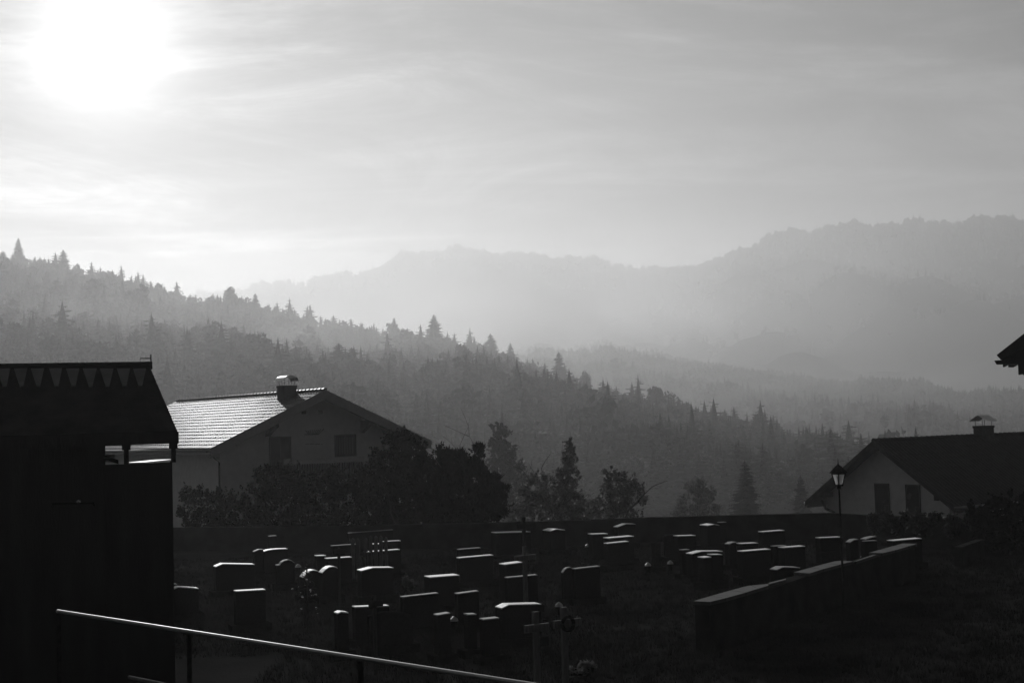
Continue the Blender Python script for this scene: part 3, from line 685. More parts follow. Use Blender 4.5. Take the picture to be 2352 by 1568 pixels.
def tile(ox, pts): return [(ox*.57422+x*.27386, 1138.65+y*.27386) for x, y in pts]
TA, TB, TC, TD = 0, 1024, 2048, 3072
STONES = [  # tile, top edge, thickness, brightness
 (TA, [(1213,760),(1295,738),(1485,745)], .20, 1), (TA, [(1425,795),(1495,768),(1665,780)], .24, 2), (TA, [(1810,597),(1868,573),(2135,577)], .26, 3),
 (TA, [(1980,804),(2227,790)], .20, 2), (TB, [(-15,470),(28,452),(62,452)], .2, 1), (TB, [(68,468),(100,458),(140,452),(190,448),(265,446)], .24, 3),
 (TB, [(110,340),(172,336)], .16, 1), (TB, [(175,583),(200,582),(215,560),(240,545),(270,539),(300,545),(322,562)], .18, 1),
 (TB, [(395,685),(420,655),(450,632),(480,625),(515,630),(545,650)], .26, 3), (TB, [(555,648),(585,618),(615,600),(645,596),(675,600),(700,622)], .26, 3),
 (TB, [(510,506),(587,503)], .2, 2), (TB, [(595,529),(805,516)], .2, 2), (TB, [(883,632),(980,607),(1153,605)], .3, 3), (TB, [(927,474),(1207,452)], .2, 2),
 (TB, [(1072,385),(1214,378)], .14, 2), (TB, [(775,313),(1150,285)], .10, 1), (TB, [(635,421),(840,408)], .12, 1), (TB, [(985,407),(1055,404)], .2, 3),
 (TB, [(1458,687),(1705,668)], .32, 3), (TB, [(1700,452),(1883,437)], .14, 1), (TB, [(1708,524),(1990,499)], .2, 2), (TB, [(2012,311),(2302,303)], .32, 3),
 (TB, [(1230,853),(1530,819)], .16, 1), (TB, [(1690,826),(1868,802)], .18, 1), (TB, [(833,937),(1117,925)], .18, 2), (TB, [(948,1007),(1075,967),(1315,987)], .12, 0),
 (TB, [(1520,1006),(1630,988)], .2, 1), (TB, [(1775,1000),(1850,997)], .2, 1), (TB, [(1908,1043),(2040,1028)], .2, 1), (TB, [(2060,947),(2120,918),(2392,911)], .26, 2),
 (TB, [(685,990),(715,976),(775,983)], .2, 2), (TC, [(-60,580),(88,560)], .3, 3), (TC, [(-40,690),(215,666)], .16, 1), (TC, [(323,297),(370,281),(445,287)], .5, 3),
 (TC, [(672,324),(803,319)], .24, 2), (TC, [(810,358),(1022,340)], .3, 3), (TC, [(802,402),(980,384)], .2, 2), (TC, [(885,264),(958,237),(1035,238)], .3, 1),
 (TC, [(1288,342),(1300,328),(1325,322),(1355,330)], .14, 0), (TC, [(1390,339),(1540,334)], .22, 2), (TC, [(1640,251),(1698,240),(1740,247)], .4, 3), (TC, [(1740,224),(1797,221)], .14, 1),
 (TC, [(1510,490),(1595,468),(1768,467)], .26, 2), (TC, [(1610,522),(1672,515)], .26, 3), (TC, [(1678,496),(1765,495)], .2, 2), (TC, [(1925,404),(2065,398)], .22, 2),
 (TC, [(1937,469),(2170,450)], .22, 3), (TC, [(1822,408),(1850,394),(1880,390)], .24, 1), (TC, [(2105,305),(2285,291)], .22, 2), (TC, [(1424,456),(1488,452)], .14, 1),
 (TC, [(528,616),(738,593)], .16, 1), (TC, [(428,645),(445,620),(465,606),(490,602),(520,612)], .10, 1), (TC, [(1195,397),(1245,392)], .2, 0),
 (TD, [(135,438),(312,424)], .24, 2), (TD, [(435,355),(622,347)], .18, 2), (TD, [(820,367),(870,350),(908,344)], .24, 1), (TD, [(812,382),(915,377)], .12, 1),
 (TD, [(1053,380),(1290,359)], .24, 3), (TD, [(690,392),(722,370),(757,366)], .2, 1), (TD, [(443,475),(575,462)], .14, 0), (TD, [(75,625),(125,601),(270,605)], .28, 1), (TD, [(42,425),(155,418)], .12, 1)]
WAZ = math.radians(66); wd = Vector((math.sin(WAZ), math.cos(WAZ), 0)); nd = Vector((-wd.y, wd.x, 0)); nd = nd if nd.y > 0 else -nd
GM = [M_GRANITE_D, M_GRANITE, M_GRANITE, M_GRANITE_B]
recs = []
for ox, pts, tk, br_ in STONES:
    px = tile(ox, pts); zt = .88+rng.uniform(-.05, .08); k = max(range(len(px)), key=lambda i: -px[i][1]); p0 = PZ(px[k][0], px[k][1], zt)
    top = []
    for x, y in px:
        r = ray(x, y); o_ = Vector((0, 0, EYE)); top.append(o_ + r*((p0-o_).dot(nd)/r.dot(nd)))
    recs.append((px, top, tk, br_))
def shape_word(px):
    if len(px) == 2: return 'straight-topped'
    return 'shouldered' if len(px) == 3 else 'round-topped'
# rows by distance, then order from the left inside a row
order = sorted(range(len(recs)), key=lambda i: recs[i][1][0].y)
ROWS = ['front row of graves', 'second row of graves', 'third row of graves', 'middle row of graves', 'fifth row of graves', 'sixth row of graves', 'back row under the wall']
rows = [order[i*len(order)//7:(i+1)*len(order)//7] for i in range(7)]
ORD = ['leftmost', 'second from left', 'third from left', 'fourth from left', 'fifth from left', 'sixth from left', 'seventh from left', 'eighth from left', 'ninth from left', 'tenth from left', 'eleventh from left']
lab = {}
for rname, row_ in zip(ROWS, rows):
    row_ = sorted(row_, key=lambda i: recs[i][0][0][0])
    for j, i in enumerate(row_):
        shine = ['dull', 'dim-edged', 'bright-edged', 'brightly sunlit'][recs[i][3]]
        pos_ = 'rightmost' if j == len(row_)-1 else ORD[j]
        lab[i] = f'{shine} {shape_word(recs[i][0])} gravestone, {pos_} in the {rname}'
for i, (px, top, tk, br_) in enumerate(recs):
    c = sum(top, Vector())/len(top); root = thing('gravestone', lab[i], 'gravestone', (c.x, c.y, 0), 0, 'gravestones of the cemetery')
    loc = [p-Vector((c.x, c.y, 0)) for p in top]
    L0, R0_ = loc[0], loc[-1]; zbase = .18
    poly = [Vector((R0_.x, R0_.y, zbase)), Vector((L0.x, L0.y, zbase))]+loc
    tk = tk*(1.3 if br_ > 1 else 1.1)  # thickened so the sunlit tops show brighter
    MB().prism(poly, nd*tk).build('stone', GM[br_], root, bevel=.008)
    if br_:                                       # added cap with sunlight put into its colour, 2 cm thick, standing a little proud
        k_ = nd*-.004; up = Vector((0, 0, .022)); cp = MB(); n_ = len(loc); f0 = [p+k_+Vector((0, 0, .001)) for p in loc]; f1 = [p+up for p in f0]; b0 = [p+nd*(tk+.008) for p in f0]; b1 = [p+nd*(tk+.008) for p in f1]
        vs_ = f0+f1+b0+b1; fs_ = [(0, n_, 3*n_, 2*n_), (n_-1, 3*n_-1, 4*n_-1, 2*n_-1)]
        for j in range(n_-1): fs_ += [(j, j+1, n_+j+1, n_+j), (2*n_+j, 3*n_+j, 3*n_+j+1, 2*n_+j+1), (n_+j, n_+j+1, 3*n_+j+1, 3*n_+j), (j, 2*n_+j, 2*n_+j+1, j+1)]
        cp.add(vs_, fs_).build('sunlit_top', (None, M_SUNTOP1, M_SUNTOP2, M_SUNTOP3)[br_], root)
    a = Vector((L0.x, L0.y, 0))-wd*.12-nd*.08; b = Vector((R0_.x, R0_.y, 0))+wd*.12-nd*.08
    MB().prism([a+Vector((0, 0, -.1)), b+Vector((0, 0, -.1)), b+Vector((0, 0, .178)), a+Vector((0, 0, .178))], nd*(tk+.16)).build('plinth', M_GRANITE_D, root)

# crosses
def cross(px, py, depth, bx0, bx1, by, label, m_=M_WOOD_G, extra=None, az=58, ww=.05):
    p = P(px, py, depth); d = Vector((math.sin(math.radians(az)), math.cos(math.radians(az)), 0)); q = Vector((-d.y, d.x, 0))
    root = thing('grave_cross', label, 'cross', (p.x, p.y, 0), 0, 'wooden crosses on graves')
    def hit(x, y):
        r = ray(x, y); o_ = Vector((0, 0, EYE)); return o_+r*((p-o_).dot(q)/r.dot(q))-Vector((p.x, p.y, 0))
    MB().prism([d*-ww+Vector((0, 0, -.1)), d*ww+Vector((0, 0, -.1)), d*ww+Vector((0, 0, p.z)), d*-ww+Vector((0, 0, p.z))], q*.06).build('post', m_, root)
    a, b = hit(bx0, by+1.5), hit(bx1, by-2); z = (a.z+b.z)/2
    MB().prism([Vector((a.x, a.y, z-.06)), Vector((b.x, b.y, z-.06)), Vector((b.x, b.y, z+.06)), Vector((a.x, a.y, z+.06))], q*.05).build('crossbar', m_, root).location = -q*.052
    if extra == 'wreath':
        mb = MB(); n = 18; mb.tube([d*.11*math.cos(2*math.pi*k/n)+Vector((0, 0, z+.11*math.sin(2*math.pi*k/n)))-q*.09 for k in range(n)], .03, 6, closed=True); mb.build('wreath', M_LEAF_DARK, root)
    if extra == 'roof':
        for s_ in (-1, 1):
            a_ = Vector((0, 0, p.z+.10)); b_ = d*s_*.34+Vector((0, 0, z+.12)); MB().prism([a_, b_, b_-Vector((0, 0, .03)), a_-Vector((0, 0, .03))], q*.12).build('roof_board', m_, root).location = -q*.06
    return root
cross(1203.5, 1187, 41, 1184, 1222, 1207, 'tallest wooden cross rising above the cemetery wall at the centre', M_WOOD_D)
cross(1206, 1254, 34.5, 1181, 1228, 1280, 'grey wooden cross just in front of the tallest cross at the centre')
cross(1232, 1404, 22.8, 1203, 1258, 1441, 'weathered wooden cross low in the foreground, left one of the near pair')
cross(1296.5, 1394, 23.4, 1270, 1331, 1430, 'weathered wooden cross with a wreath, right one of the near pair', extra='wreath')
cross(861, 1366, 27.5, 846, 877, 1385, 'small dark wooden cross standing before a straight-topped stone', M_WOOD_D, ww=.03)
cross(779, 1254, 37, 768, 792, 1266, 'narrow dark wooden cross in the left of the cemetery', M_WOOD_D, ww=.03)
# wrought-iron cross with dewy knobs
kx = [(500,30),(490,72),(540,155),(465,230),(498,265),(497,280),(550,297),(470,352),(368,375),(278,410),(560,427),(561,449),(405,467),(575,510),(603,505),(641,497),(435,540),(415,722),(647,704),(647,725),(668,792)]
big = {(498,265), (278,410), (435,540), (415,722), (560,427), (641,497), (647,704)}
KP = P(703, 1350, 33); IC = thing('iron_cross', 'ornate wrought iron grave cross dotted with glinting knobs before the arched stones', 'cross', (KP.x, KP.y, 0))
def kp(x, y): return P((1100+x/3.92)*.57422, (2250+y/3.92)*.57422, 33)-Vector((KP.x, KP.y, 0))
mb = MB(); t_ = kp(497, 20); mb.tube([(t_.x, 0, -.05), t_], .018, 6)
a, b = kp(278, 410), kp(650, 395); mb.tube([a, kp(480, 400), b], .015, 6)
def scroll(cx_, cz_, r, turns=1.3, a0=0, sgn=1):
    mb.tube([(cx_+r*(1-.6*k/22)*math.cos(a0+sgn*turns*6.283*k/22), 0, cz_+r*(1-.6*k/22)*math.sin(a0+sgn*turns*6.283*k/22)) for k in range(23)], .008, 5)
for x, y, r in ((420, 330, .10), (560, 330, .10), (420, 470, .10), (570, 470, .10), (450, 180, .08), (540, 190, .08), (440, 620, .12), (580, 640, .12), (500, 720, .1)):
    c = kp(x, y); scroll(c.x, c.z, r, 1.2, r*40, 1 if x > 497 else -1)
mb.build('ironwork', M_IRON, IC)
kn = MB()
for x, y in kx:
    c = kp(x, y); kn.ball((c.x, c.y-.01, c.z), .026 if (x, y) in big else .014, 8, 6)
kn.build('knobs', M_GLINT, IC)
# small lanterns and bowls catching the sun
for i, (ox, x, y, lab_) in enumerate(((TA, 1157, 677, 'tiny grave lantern alone at the far left of the graves'), (TC, 1139, 557, 'tiny grave lantern in the dark right of the tall crosses'), (TC, 1326, 541, 'tiny grave lantern between the dark stones right of centre'),
        (TC, 633, 401, 'small grave lantern left of a pair of straight sunlit stones'), (TD, 803, 484, 'round-lidded grave lantern beside the stone path'), (TB, 353, 570, 'small grave lantern above the glinting iron cross'), (TC, 392, 890, 'small grave lantern above the wreathed wooden cross'), (TB, 1659, 1009, 'small grave lantern beside the two front crosses'))):
    (qx, qy), = tile(ox, [(x, y)]); p = PZ(qx, qy, .42); g = thing('grave_lantern', lab_, 'grave lantern', (p.x, p.y, 0), 0, 'grave lanterns')
    MB().box((-.08, -.08, -.02), (.08, .08, .12)).build('base', M_GRANITE_D, g); frustum(MB(), .06, .122, .075, .32, 8).build('glass', M_GLASS_D, g)
    MB().tube([(0, 0, .322), (0, 0, .37), (0, 0, .41), (0, 0, .43)], [.10, .085, .04, .012], 10).build('lid', M_SHEET, g)

# paved path in slabs
def quad_on(z, pts): return [PZ(x, y, z) for x, y in pts]
def flat_thing(name, m_, pts, z, label, cat, thick=.06):
    q = quad_on(z, pts); c = sum(q, Vector())/len(q); o = MB().prism([p-Vector((c.x, c.y, 0)) for p in q], (0, 0, -thick)).build(name, m_); o.location = (c.x, c.y, 0); return tag(o, label, cat)
seg = [tile(TC, [(1520,880),(1660,886),(1790,855),(1660,838)]), tile(TC, [(1665,837),(1795,854),(1960,808),(1830,790)]), tile(TC, [(1835,789),(1965,806),(2060,776),(2000,748),(1940,760)]), tile(TC, [(2065,775),(2010,748),(2147,735),(2150,750)]),
       tile(TD, [(5,738),(5,725),(150,690),(150,700)]), tile(TD, [(215,638),(350,647),(460,612),(345,602)]), tile(TD, [(350,601),(465,611),(600,575),(480,565)]), tile(TD, [(485,564),(605,574),(712,546),(600,541),(560,545)]),
       tile(TD, [(720,547),(740,547),(915,490),(880,490)]), tile(TD, [(845,475),(960,478),(1070,452),(940,448)]), tile(TD, [(945,447),(1075,451),(1180,420),(1050,418)]), tile(TD, [(1055,417),(1185,419),(1250,399),(1130,396)])]
SLW = ['nearest', 'second', 'third', 'fourth', 'fifth', 'sixth', 'seventh', 'eighth', 'ninth', 'tenth', 'eleventh', 'farthest']
WZ = 1.02
q0 = quad_on(WZ, seg[0]); wc = sum(q0, Vector())/4; PWL = thing('coped_wall', 'low wall with a broad pale slab capping running away at the right of the graves', 'wall', (wc.x, wc.y, 0)); W0 = Vector((wc.x, wc.y, 0))
for sgm in seg: MB().prism([p-W0 for p in quad_on(WZ, sgm)], (0, 0, -.07)).build('coping_slab', M_PAVE, PWL)
near = [PZ(x, y, WZ)-W0 for x, y in [tile(TC, [(1590, 878)])[0], tile(TD, [(10, 733)])[0], tile(TD, [(290, 637)])[0], tile(TD, [(650, 547)])[0], tile(TD, [(900, 478)])[0], tile(TD, [(1180, 407)])[0]]]
wm = MB()
for p, q in zip(near[:-1], near[1:]):
    d = (q-p); d.z = 0; d.normalize(); n_ = Vector((-d.y, d.x, 0))*.16; wm.prism([p-n_-Vector((0, 0, .072)), q+d*.02-n_-Vector((0, 0, .072)), q+d*.02+n_-Vector((0, 0, .072)), p+n_-Vector((0, 0, .072))], (0, 0, -1.3))
wm.build('wall', M_CONC, PWL)
lw = tile(TD, [(1630, 427), (1815, 363)])
a, b = PZ(*lw[0], .6), PZ(*lw[1], .6); d = (b-a); d.z = 0; d.normalize(); q = Vector((-d.y, d.x, 0))*.25
o = MB().prism([a, b, b+q, a+q], (0, 0, -.8)).build('low_wall', M_CONC); tag(o, 'short low wall with a dim lit top right of the paved path', 'wall')
# boards added for the lit wall patches behind a small fence
pf = thing('lit_wall_patches', 'short run of pale boards for lit wall patches between the gravestones left of centre', 'fence', P(845, 1235, 44)*1.0); pf.location.z = 0
for x0_, x1_, y0_, y1_ in ((795, 825, 365, 408), (838, 868, 368, 424), (905, 935, 362, 415), (945, 975, 345, 418), (988, 1020, 345, 405), (1030, 1060, 345, 395), (1075, 1103, 358, 385)):
    (ax, ay), (bx, by) = tile(TB, [(x0_, y0_), (x1_, y1_)]); a = P(ax, ay, 44)-pf.location; b = P(bx, by, 44)-pf.location
    MB().prism([(a.x, 0, .0), (b.x, 0, 0), (b.x, 0, a.z), ((a.x+b.x)/2, 0, a.z+.05), (a.x, 0, a.z)], (0, .04, 0)).build('lit_wall_patch', M_WOOD_G, pf)
a = P(792, 1241, 44)-pf.location; b = P(895, 1238, 44)-pf.location
for z in (.35, .8): MB().box((a.x, .045, z), (b.x, .075, z+.06)).build('fence_rail', M_WOOD_D, pf)

# ------------------------------------------------------------------ garden plants and single trees
def leaf_cloud(clusters, depth, n, size, jit=1.0, spiky=0.0, dj=1.0, seed=1):
    r = np.random.default_rng(seed); V = []; T = []; tot = sum(c[2]**2 for c in clusters)
    for px, py, rp_ in clusters:
        c = np.array(P(px, py, depth)); R_ = rp_/F_PX*depth; c[1] += r.uniform(-.3, .3)*R_*dj; k = max(8, int(n*rp_**2/tot))
        ns = 26; sub = r.normal(size=(ns, 3)); sub /= np.linalg.norm(sub, axis=1)[:, None]; sub *= R_*(r.uniform(.1, 1.0, ns)**.5)[:, None]
        subr = R_*r.uniform(.12, .40, ns)
        for q_ in range(4 if spiky else 3):                      # sprigs reaching out of the outline
            a_ = r.uniform(-.4, math.pi+.4); dd_ = np.array([math.cos(a_), r.normal()*.4, abs(math.sin(a_))*1.1+.2]); dd_ /= np.linalg.norm(dd_); L_ = R_*r.uniform(1.0, 1.5)
            for f_ in np.linspace(.55, 1, max(5, int(L_*.5/size*1.5))):
                for _ in range(3):
                    p = c+dd_*L_*f_+r.normal(size=3)*size*.7*(1.4-f_); u = r.normal(size=3)+dd_; u /= np.linalg.norm(u); v = np.cross(u, r.normal(size=3)); v /= np.linalg.norm(v)
                    o = len(V); V += [p-u*size*.5, p+v*size*.35, p+u*size*.8, p-v*size*.35]; T += [(o, o+1, o+2), (o, o+2, o+3)]
        for i in range(k):
            si = r.integers(ns); s0 = sub[si]; d = r.normal(size=3); d /= np.linalg.norm(d)
            p = c + s0 + d*subr[si]*r.uniform(.2, 1.0)**.5
            if spiky and p[2] > c[2]: u = np.array([r.normal()*.5, r.normal()*.5, 1.]); ln = size*(1+spiky*r.random()*2.2)
            else: u = r.normal(size=3); ln = size*r.uniform(.6, 1.3)
            u /= np.linalg.norm(u); v = np.cross(u, r.normal(size=3)); v /= np.linalg.norm(v); w_ = size*.5 if not spiky else size*.35
            o = len(V); V += [p-u*ln*.5, p+v*w_, p+u*ln, p-v*w_]; T += [(o, o+1, o+2), (o, o+2, o+3)]
    return np.array(V), np.array(T)
def limbs(mb, base, top, r0, seed, n=4, spread=.5, sides=5, depth=3):
    r = random.Random(seed)
    def grow(p, d, ln, rad, lv):
        pts = [p]; q = p.copy(); dd = d.copy()
        for i in range(3):
            dd = (dd+Vector((r.uniform(-1, 1), r.uniform(-1, 1), r.uniform(-.5, .6)))*.28).normalized(); q = q+dd*ln/3; pts.append(q.copy())
        mb.tube(pts, [rad, rad*.8, rad*.6, rad*.35], sides if lv > 1 else 4)
        if lv > 0:
            for k in range(n):
                a = pts[r.randint(1, 3)]; nd_ = (dd+Vector((r.uniform(-1, 1), r.uniform(-1, 1), r.uniform(-.3, .8)))*spread*1.6).normalized(); grow(a, nd_, ln*r.uniform(.5, .72), rad*.5, lv-1)
    grow(base, (top-base).normalized(), (top-base).length*.62, r0, depth)
def plant(name, label, cat, clusters, depth, n, size, m_, stem_r=.06, spiky=0.0, bare=0, group=None, seed=1, branches=True):
    cx_ = sum(c[0] for c in clusters)/len(clusters); b = P(cx_, clusters[-1][1], depth); gz = float(ground_z(b.x, b.y))
    root = thing(name, label, cat, (b.x, b.y, gz), 0, group); inv = np.array([b.x, b.y, gz])
    V, T = leaf_cloud(clusters, depth, n, size, spiky=spiky, seed=seed); np_mesh('foliage', V-inv, T, m_, root)
    if branches:
        mb = MB(); top = P(clusters[0][0], clusters[0][1], depth)-Vector(inv); limbs(mb, Vector((0, 0, -.2)), top, stem_r, seed, 3 if not bare else 4, .55 if not bare else .8, 5, 3 if bare else 2); mb.build('branches', M_BARK, root)
    return root
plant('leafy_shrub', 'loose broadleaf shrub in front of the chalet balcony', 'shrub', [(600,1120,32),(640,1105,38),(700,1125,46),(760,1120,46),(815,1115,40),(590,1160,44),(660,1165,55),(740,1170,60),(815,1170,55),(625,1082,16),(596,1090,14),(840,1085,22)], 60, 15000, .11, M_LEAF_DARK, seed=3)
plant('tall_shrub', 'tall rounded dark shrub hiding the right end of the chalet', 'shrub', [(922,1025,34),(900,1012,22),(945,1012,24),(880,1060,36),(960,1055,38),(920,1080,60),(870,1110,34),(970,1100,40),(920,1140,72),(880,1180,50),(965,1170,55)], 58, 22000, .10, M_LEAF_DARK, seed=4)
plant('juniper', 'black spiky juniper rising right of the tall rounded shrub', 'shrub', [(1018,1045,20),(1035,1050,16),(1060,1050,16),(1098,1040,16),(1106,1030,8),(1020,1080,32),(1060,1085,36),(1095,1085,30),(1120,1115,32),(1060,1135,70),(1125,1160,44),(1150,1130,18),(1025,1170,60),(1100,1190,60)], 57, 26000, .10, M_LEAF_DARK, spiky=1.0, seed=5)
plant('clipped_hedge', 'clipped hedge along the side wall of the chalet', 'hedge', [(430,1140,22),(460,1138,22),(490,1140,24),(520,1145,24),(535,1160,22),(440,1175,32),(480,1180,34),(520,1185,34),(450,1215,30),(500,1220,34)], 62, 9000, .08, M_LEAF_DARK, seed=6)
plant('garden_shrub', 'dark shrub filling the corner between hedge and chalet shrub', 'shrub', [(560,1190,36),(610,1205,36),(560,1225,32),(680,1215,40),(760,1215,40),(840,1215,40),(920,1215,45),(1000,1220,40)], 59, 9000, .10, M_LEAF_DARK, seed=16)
plant('pear_tree', 'slender dark garden tree with a pointed leafy top beyond the wall', 'tree', [(1307,1018,9),(1312,1035,11),(1300,1050,14),(1312,1060,16),(1300,1085,24),(1316,1095,18),(1285,1105,22),(1300,1125,30),(1280,1150,28),(1310,1165,40),(1270,1185,36),(1330,1190,30)], 84, 5200, .13, M_LEAF, .12, seed=7)
plant('apple_tree', 'pale-leaved garden tree with a bare arching branch left of the slender tree', 'tree', [(1236,1100,22),(1215,1125,26),(1200,1150,32),(1245,1135,26),(1190,1185,34),(1235,1170,36)], 80, 3600, .11, M_LEAF_PALE, .10, bare=1, seed=8)
plant('orchard_tree', 'round dark orchard tree with bare twigs sticking out to the right', 'tree', [(1420,1092,16),(1400,1088,14),(1440,1110,26),(1405,1120,26),(1425,1145,38),(1460,1130,20),(1395,1165,30),(1440,1180,38),(1475,1150,12)], 88, 5000, .12, M_LEAF, .14, seed=9)
plant('autumn_bush', 'pale autumn bush beyond the wall between the orchard tree and the spruce', 'bush', [(1608,1112,18),(1590,1130,22),(1625,1140,24),(1570,1160,22),(1605,1170,30),(1560,1185,22),(1640,1180,24)], 150, 5000, .2, M_LEAF_PALE, .1, seed=10)
plant('hazel_bush', 'pale leafy bush between the slender tree and the round orchard tree', 'bush', [(1355,1165,18),(1370,1180,20),(1345,1190,20),(1375,1150,10)], 92, 1600, .12, M_LEAF_PALE, .05, seed=11)
plant('misty_tree', 'tall blurred broadleaf tree in the mist right of the juniper', 'tree', [(1145,985,15),(1150,1005,22),(1140,1030,26),(1165,1040,24),(1152,1065,36),(1175,1090,34),(1160,1120,44),(1180,1160,44),(1140,1160,30)], 175, 8000, .28, M_NEEDLE, .2, seed=12)
plant('climbing_plant', 'low climbing plant with glinting leaves on the wall before the right house', 'plant', [(2005,1192,14),(2040,1190,13),(2075,1188,14),(2110,1192,15),(2150,1190,16),(2190,1194,16),(2225,1200,16),(2010,1210,16),(2060,1212,18),(2120,1214,20),(2190,1214,20)], 49, 8000, .08, M_LEAF, .03, seed=13)
plant('evergreen_hedge', 'dark evergreen hedge at the right edge below the dark tiled roof', 'hedge', [(2250,1185,36),(2310,1170,40),(2370,1165,44),(2260,1230,46),(2330,1230,52)], 48, 9000, .1, M_LEAF_DARK, .05, seed=14)
plant('box_ball', 'small clipped box ball with a lit side between the gravestones', 'shrub', [(936,1338,11),(930,1332,7),(941,1345,9)], 32.5, 1500, .035, M_LEAF_PALE, .02, seed=15)
for i, (x, y, lb) in enumerate(((1322, 1535, 'wreath lying on a grave at the bottom of the picture'), (1348, 1530, 'flower bowl beside the wreath at the bottom of the picture'))):
    p = PZ(x, y, .2); g = thing('grave_wreath' if i == 0 else 'flower_bowl', lb, 'wreath' if i == 0 else 'flower bowl', (p.x, p.y, 0))
    V = []; T = []; r = np.random.default_rng(50+i)
    for k in range(260):
        a = r.uniform(0, 6.283); rad = .17 if i == 0 else .13*r.random()**.5; c = np.array([rad*math.cos(a), rad*math.sin(a), .16 if i == 0 else .22])+r.normal(size=3)*(.03 if i == 0 else .025)
        u = r.normal(size=3)*.03; v = r.normal(size=3)*.02; o_ = len(V); V += [c-u, c+v, c+u, c-v]; T += [(o_, o_+1, o_+2), (o_, o_+2, o_+3)]
    np_mesh('blooms', np.array(V), np.array(T), M_LEAF_PALE, g)
    if i == 0: n = 20; MB().tube([(.17*math.cos(6.283*k/n), .17*math.sin(6.283*k/n), .14) for k in range(n)], .035, 6, closed=True).build('ring', M_LEAF_DARK, g)
    else: MB().tube([(0, 0, -.02), (0, 0, .05), (0, 0, .2)], [.08, .10, .15], 12).build('bowl', M_GRANITE_D, g)

def tree_top(kind, var, px, py, dist, wpx, label, group=None, hill=None, hmin=7):
    r = ray(px, py); h = math.hypot(r.x, r.y); A = math.atan2(r.x, r.y); X, Y = dist*math.sin(A), dist*math.cos(A); zt = EYE+dist*r.z/h
    gz = float(H1.z(np.array([A]), np.array([dist]))[0]) if hill else float(ground_z(X, Y)); H_ = max(hmin, zt-gz)
    s = wpx/F_PX*dist/(2*(3.3 if kind == 'c' else 4.4))
    return tree(kind, var, (X, Y, zt-H_), s, H_/(13.5 if kind == 'c' else 11.5), px, label, group, big=True)
for k, v_, x, y, d_, w_, lb, hl in (
  ('c', 0, 1710, 1054, 180, 92, 'dark layered spruce standing alone beyond the cemetery wall', 0), ('c', 1, 1612, 1090, 210, 60, 'blurred spruce behind the pale autumn bush', 0),
  ('c', 2, 1838, 1087, 200, 52, 'small dark spruce just left of the right house', 0), ('c', 3, 1884, 1056, 300, 40, 'slim spruce above the left eave of the right house', 1),
  ('c', 4, 1630, 962, 330, 96, 'broad pointed spruce in the dark clump right of centre', 1), ('c', 5, 1672, 1000, 300, 60, 'lower spruce beside the broad pointed one in the dark clump', 1),
  ('c', 0, 1710, 990, 320, 56, 'spruce in the middle of the dark clump right of centre', 1), ('c', 1, 1748, 1000, 320, 50, 'narrow spruce in the right half of the dark clump', 1), ('c', 2, 1784, 1010, 310, 60, 'spruce beside the last one of the dark clump', 1),
  ('c', 3, 1822, 1018, 300, 62, 'rightmost spruce of the dark clump above the small spruce', 1), ('c', 4, 1902, 985, 380, 44, 'hazy conifer standing above the ridge end of the right house', 1),
  ('c', 5, 996, 720, 575, 48, 'tallest fir on the crest of the wooded hill, its tiers open to the sky', 1), ('c', 1, 1283, 806, 500, 54, 'dark tapering fir on the crest right of the middle', 1),
  ('c', 2, 1126, 764, 545, 44, 'broad conifer on the crest between the two tall firs', 1), ('c', 3, 1076, 768, 560, 24, 'narrow pointed conifer on the crest right of the tallest fir', 1), ('c', 4, 1172, 786, 530, 34, 'conifer at the notch where the crest meets the low ridge', 1),
  ('c', 0, 905, 728, 600, 34, 'full conifer on the crest left of the tallest fir', 1), ('d', 0, 1516, 884, 425, 84, 'wide-spreading broadleaf tree breaking the crest right of the middle', 1), ('d', 1, 1345, 846, 480, 34, 'open-crowned tree on the crest right of the dark fir', 1),
  ('c', 5, 778, 786, 430, 66, 'large dark spruce on the slope above the chalet ridge, left of two', 1), ('c', 1, 808, 796, 420, 70, 'large dark spruce on the slope above the chalet ridge, right of two', 1),
  ('c', 2, 448, 712, 620, 74, 'large blurred spruce in the mist high on the left slope', 1), ('c', 3, 540, 742, 580, 78, 'large blurred spruce right of its twin on the left slope', 1), ('c', 4, 622, 786, 520, 44, 'narrower blurred spruce above the left end of the shining roof', 1),
  ('c', 0, 976, 890, 360, 84, 'broad dim spruce on the lower slope above the right eave of the chalet', 1), ('c', 1, 1243, 912, 340, 66, 'dim spruce in the middle of the lower slope', 1), ('c', 2, 1048, 930, 330, 50, 'slender dim spruce on the lower slope right of the chalet', 1),
  ('c', 5, 586, 672, 690, 26, 'small pointed conifer on the crest above the shining roof', 1), ('c', 3, 145, 572, 880, 38, 'spreading fir on the far left crest', 1), ('c', 0, 42, 545, 930, 30, 'tall ragged fir near the left end of the crest', 1), ('d', 2, 532, 654, 730, 44, 'round tree standing above the crest over the chalet roof', 1)):
    tree_top(k, v_, x, y, d_*((1.68 if d_ > 350 else 1.45) if hl else 1), w_, lb, hill=hl)

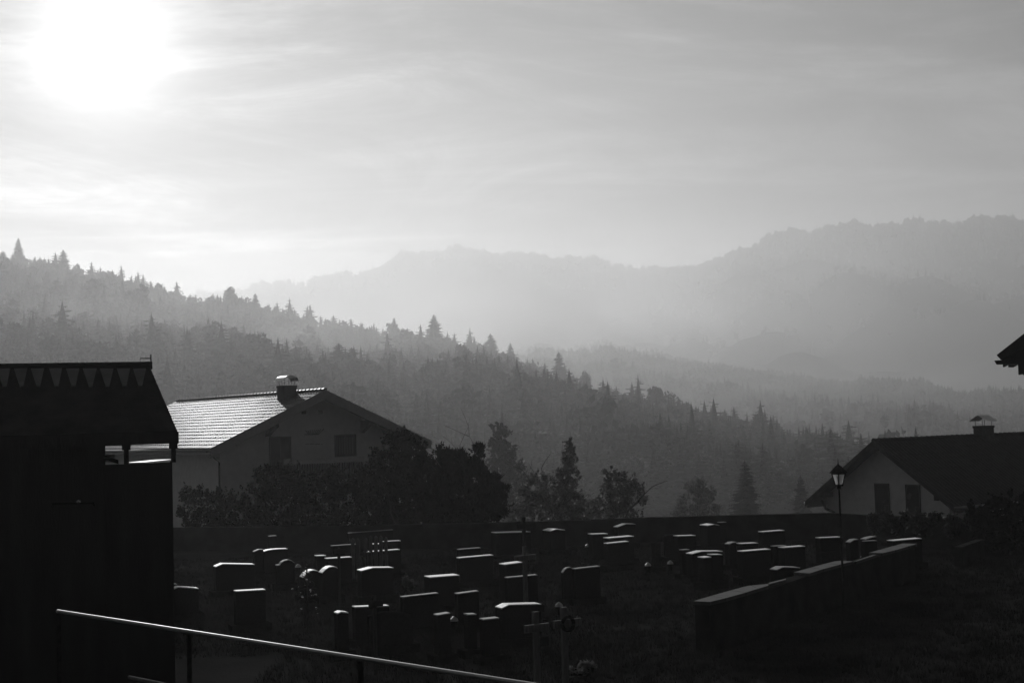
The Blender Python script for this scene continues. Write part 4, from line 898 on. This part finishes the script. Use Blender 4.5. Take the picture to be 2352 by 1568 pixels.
# rough grass on the cemetery ground
def grass_field(n, seed=77):
    r = np.random.default_rng(seed); y = 7+46*r.random(n)**.9; x = (r.random(n)*2-1)*(2+y*.40)
    ok = ~((x < -5) & (y > 22) & (y < 30)); dd = (x-RAIL_A.x)*rn.x+(y-RAIL_A.y)*rn.y; ok &= np.abs(dd) > .5; x, y = x[ok], y[ok]; n = len(x); z = ground_z(x, y)
    V = np.zeros((n, 7, 3, 3)); 
    for k in range(7):
        a = r.uniform(0, 6.283, n); h = r.uniform(.05, .14, n); lx, ly = np.cos(a), np.sin(a); ox, oy = r.normal(0, .05, n), r.normal(0, .05, n); w_ = .008
        V[:, k, 0] = np.stack([x+ox-ly*w_, y+oy+lx*w_, z-.01], -1); V[:, k, 1] = np.stack([x+ox+ly*w_, y+oy-lx*w_, z-.01], -1); V[:, k, 2] = np.stack([x+ox+lx*h*.6, y+oy+ly*h*.6, z+h], -1)
    V = V.reshape(-1, 3); return np_mesh('grass', V, np.arange(len(V)).reshape(-1, 3), M_GRASS)
tag(grass_field(60000), 'rough dark grass between the graves', 'grass', kind='stuff')


# ------------------------------------------------------------------ haze: one closed box of even air
hz = MB().box((-7500, -1200, -80), (7500, 9500, 560)).build('haze', None if False else bpy.data.materials.new('haze_air'))
tag(hz, 'pale morning mist filling the whole valley', 'mist', kind='stuff')
hm = hz.data.materials[0]; hm.use_nodes = True; ht = hm.node_tree; ht.nodes.clear()
pv = ht.nodes.new('ShaderNodeVolumePrincipled'); ho = ht.nodes.new('ShaderNodeOutputMaterial')
pv.inputs['Color'].default_value = (HAZE_ALBEDO,)*3+(1,); pv.inputs['Density'].default_value = HAZE_DENSITY; pv.inputs['Anisotropy'].default_value = HAZE_G
pv.inputs['Density Attribute'].default_value = ''
ht.links.new(pv.outputs[0], ho.inputs['Volume'])
# a low bank of thicker mist lying in the valley behind the low ridge
mk = MB().ball((0, 0, 0), 1.0, 48, 24).build('mist_bank', bpy.data.materials.new('thick_mist'), smooth=True); mk.location = (-300, 2650, -40); mk.scale = (2600, 640, 470)
tag(mk, 'pale bank of thicker mist lying in the valley below the far mountains', 'mist', kind='stuff')
mm = mk.data.materials[0]; mm.use_nodes = True; t_ = mm.node_tree; t_.nodes.clear()
pv = t_.nodes.new('ShaderNodeVolumePrincipled'); ho = t_.nodes.new('ShaderNodeOutputMaterial')
pv.inputs['Color'].default_value = (.98, .98, .98, 1); pv.inputs['Anisotropy'].default_value = HAZE_G; pv.inputs['Density Attribute'].default_value = ''
t_.links.new(pv.outputs[0], ho.inputs['Volume'])
tcn = t_.nodes.new('ShaderNodeTexCoord'); ln = t_.nodes.new('ShaderNodeVectorMath'); ln.operation = 'LENGTH'; t_.links.new(tcn.outputs['Object'], ln.inputs[0])
mr = t_.nodes.new('ShaderNodeMapRange'); mr.interpolation_type = 'SMOOTHSTEP'; mr.inputs['From Min'].default_value = 1.0; mr.inputs['From Max'].default_value = .25; mr.inputs['To Min'].default_value = 0; mr.inputs['To Max'].default_value = .0019
t_.links.new(ln.outputs['Value'], mr.inputs[0])
mq = t_.nodes.new('ShaderNodeMapping'); mq.inputs['Scale'].default_value = (9, 2, 2.2); t_.links.new(tcn.outputs['Object'], mq.inputs[0])
nn = t_.nodes.new('ShaderNodeTexNoise'); nn.inputs['Scale'].default_value = 1.0; nn.inputs['Detail'].default_value = 3; t_.links.new(mq.outputs[0], nn.inputs['Vector'])
m3 = t_.nodes.new('ShaderNodeMapRange'); m3.inputs['From Min'].default_value = .35; m3.inputs['From Max'].default_value = .65; m3.inputs['To Min'].default_value = .45; m3.inputs['To Max'].default_value = 1.5; t_.links.new(nn.outputs['Fac'], m3.inputs[0])
m4 = t_.nodes.new('ShaderNodeMath'); m4.operation = 'MULTIPLY'; t_.links.new(mr.outputs[0], m4.inputs[0]); t_.links.new(m3.outputs[0], m4.inputs[1]); t_.links.new(m4.outputs[0], pv.inputs['Density'])
def pocket(px, py, dist, sc3, dens, label):
    p = P(px, py, dist); o = MB().ball((0, 0, 0), 1.0, 32, 16).build('mist_bank', mk.data.materials[0].copy(), smooth=True); o.location = p; o.scale = sc3
    for n in o.data.materials[0].node_tree.nodes:
        if n.type == 'MAP_RANGE' and n.interpolation_type == 'SMOOTHSTEP': n.inputs['To Max'].default_value = dens
        if n.type == 'MAPPING': n.inputs['Scale'].default_value = (5, 2, 2.5)
    tag(o, label, 'mist', kind='stuff')
pocket(640, 830, 820, (330, 110, 75), .0016, 'mist drifting over the wooded slope above the chalet')
pocket(1720, 905, 1000, (400, 140, 34), .0005, 'mist pocket between the wooded hill and the low ridge')
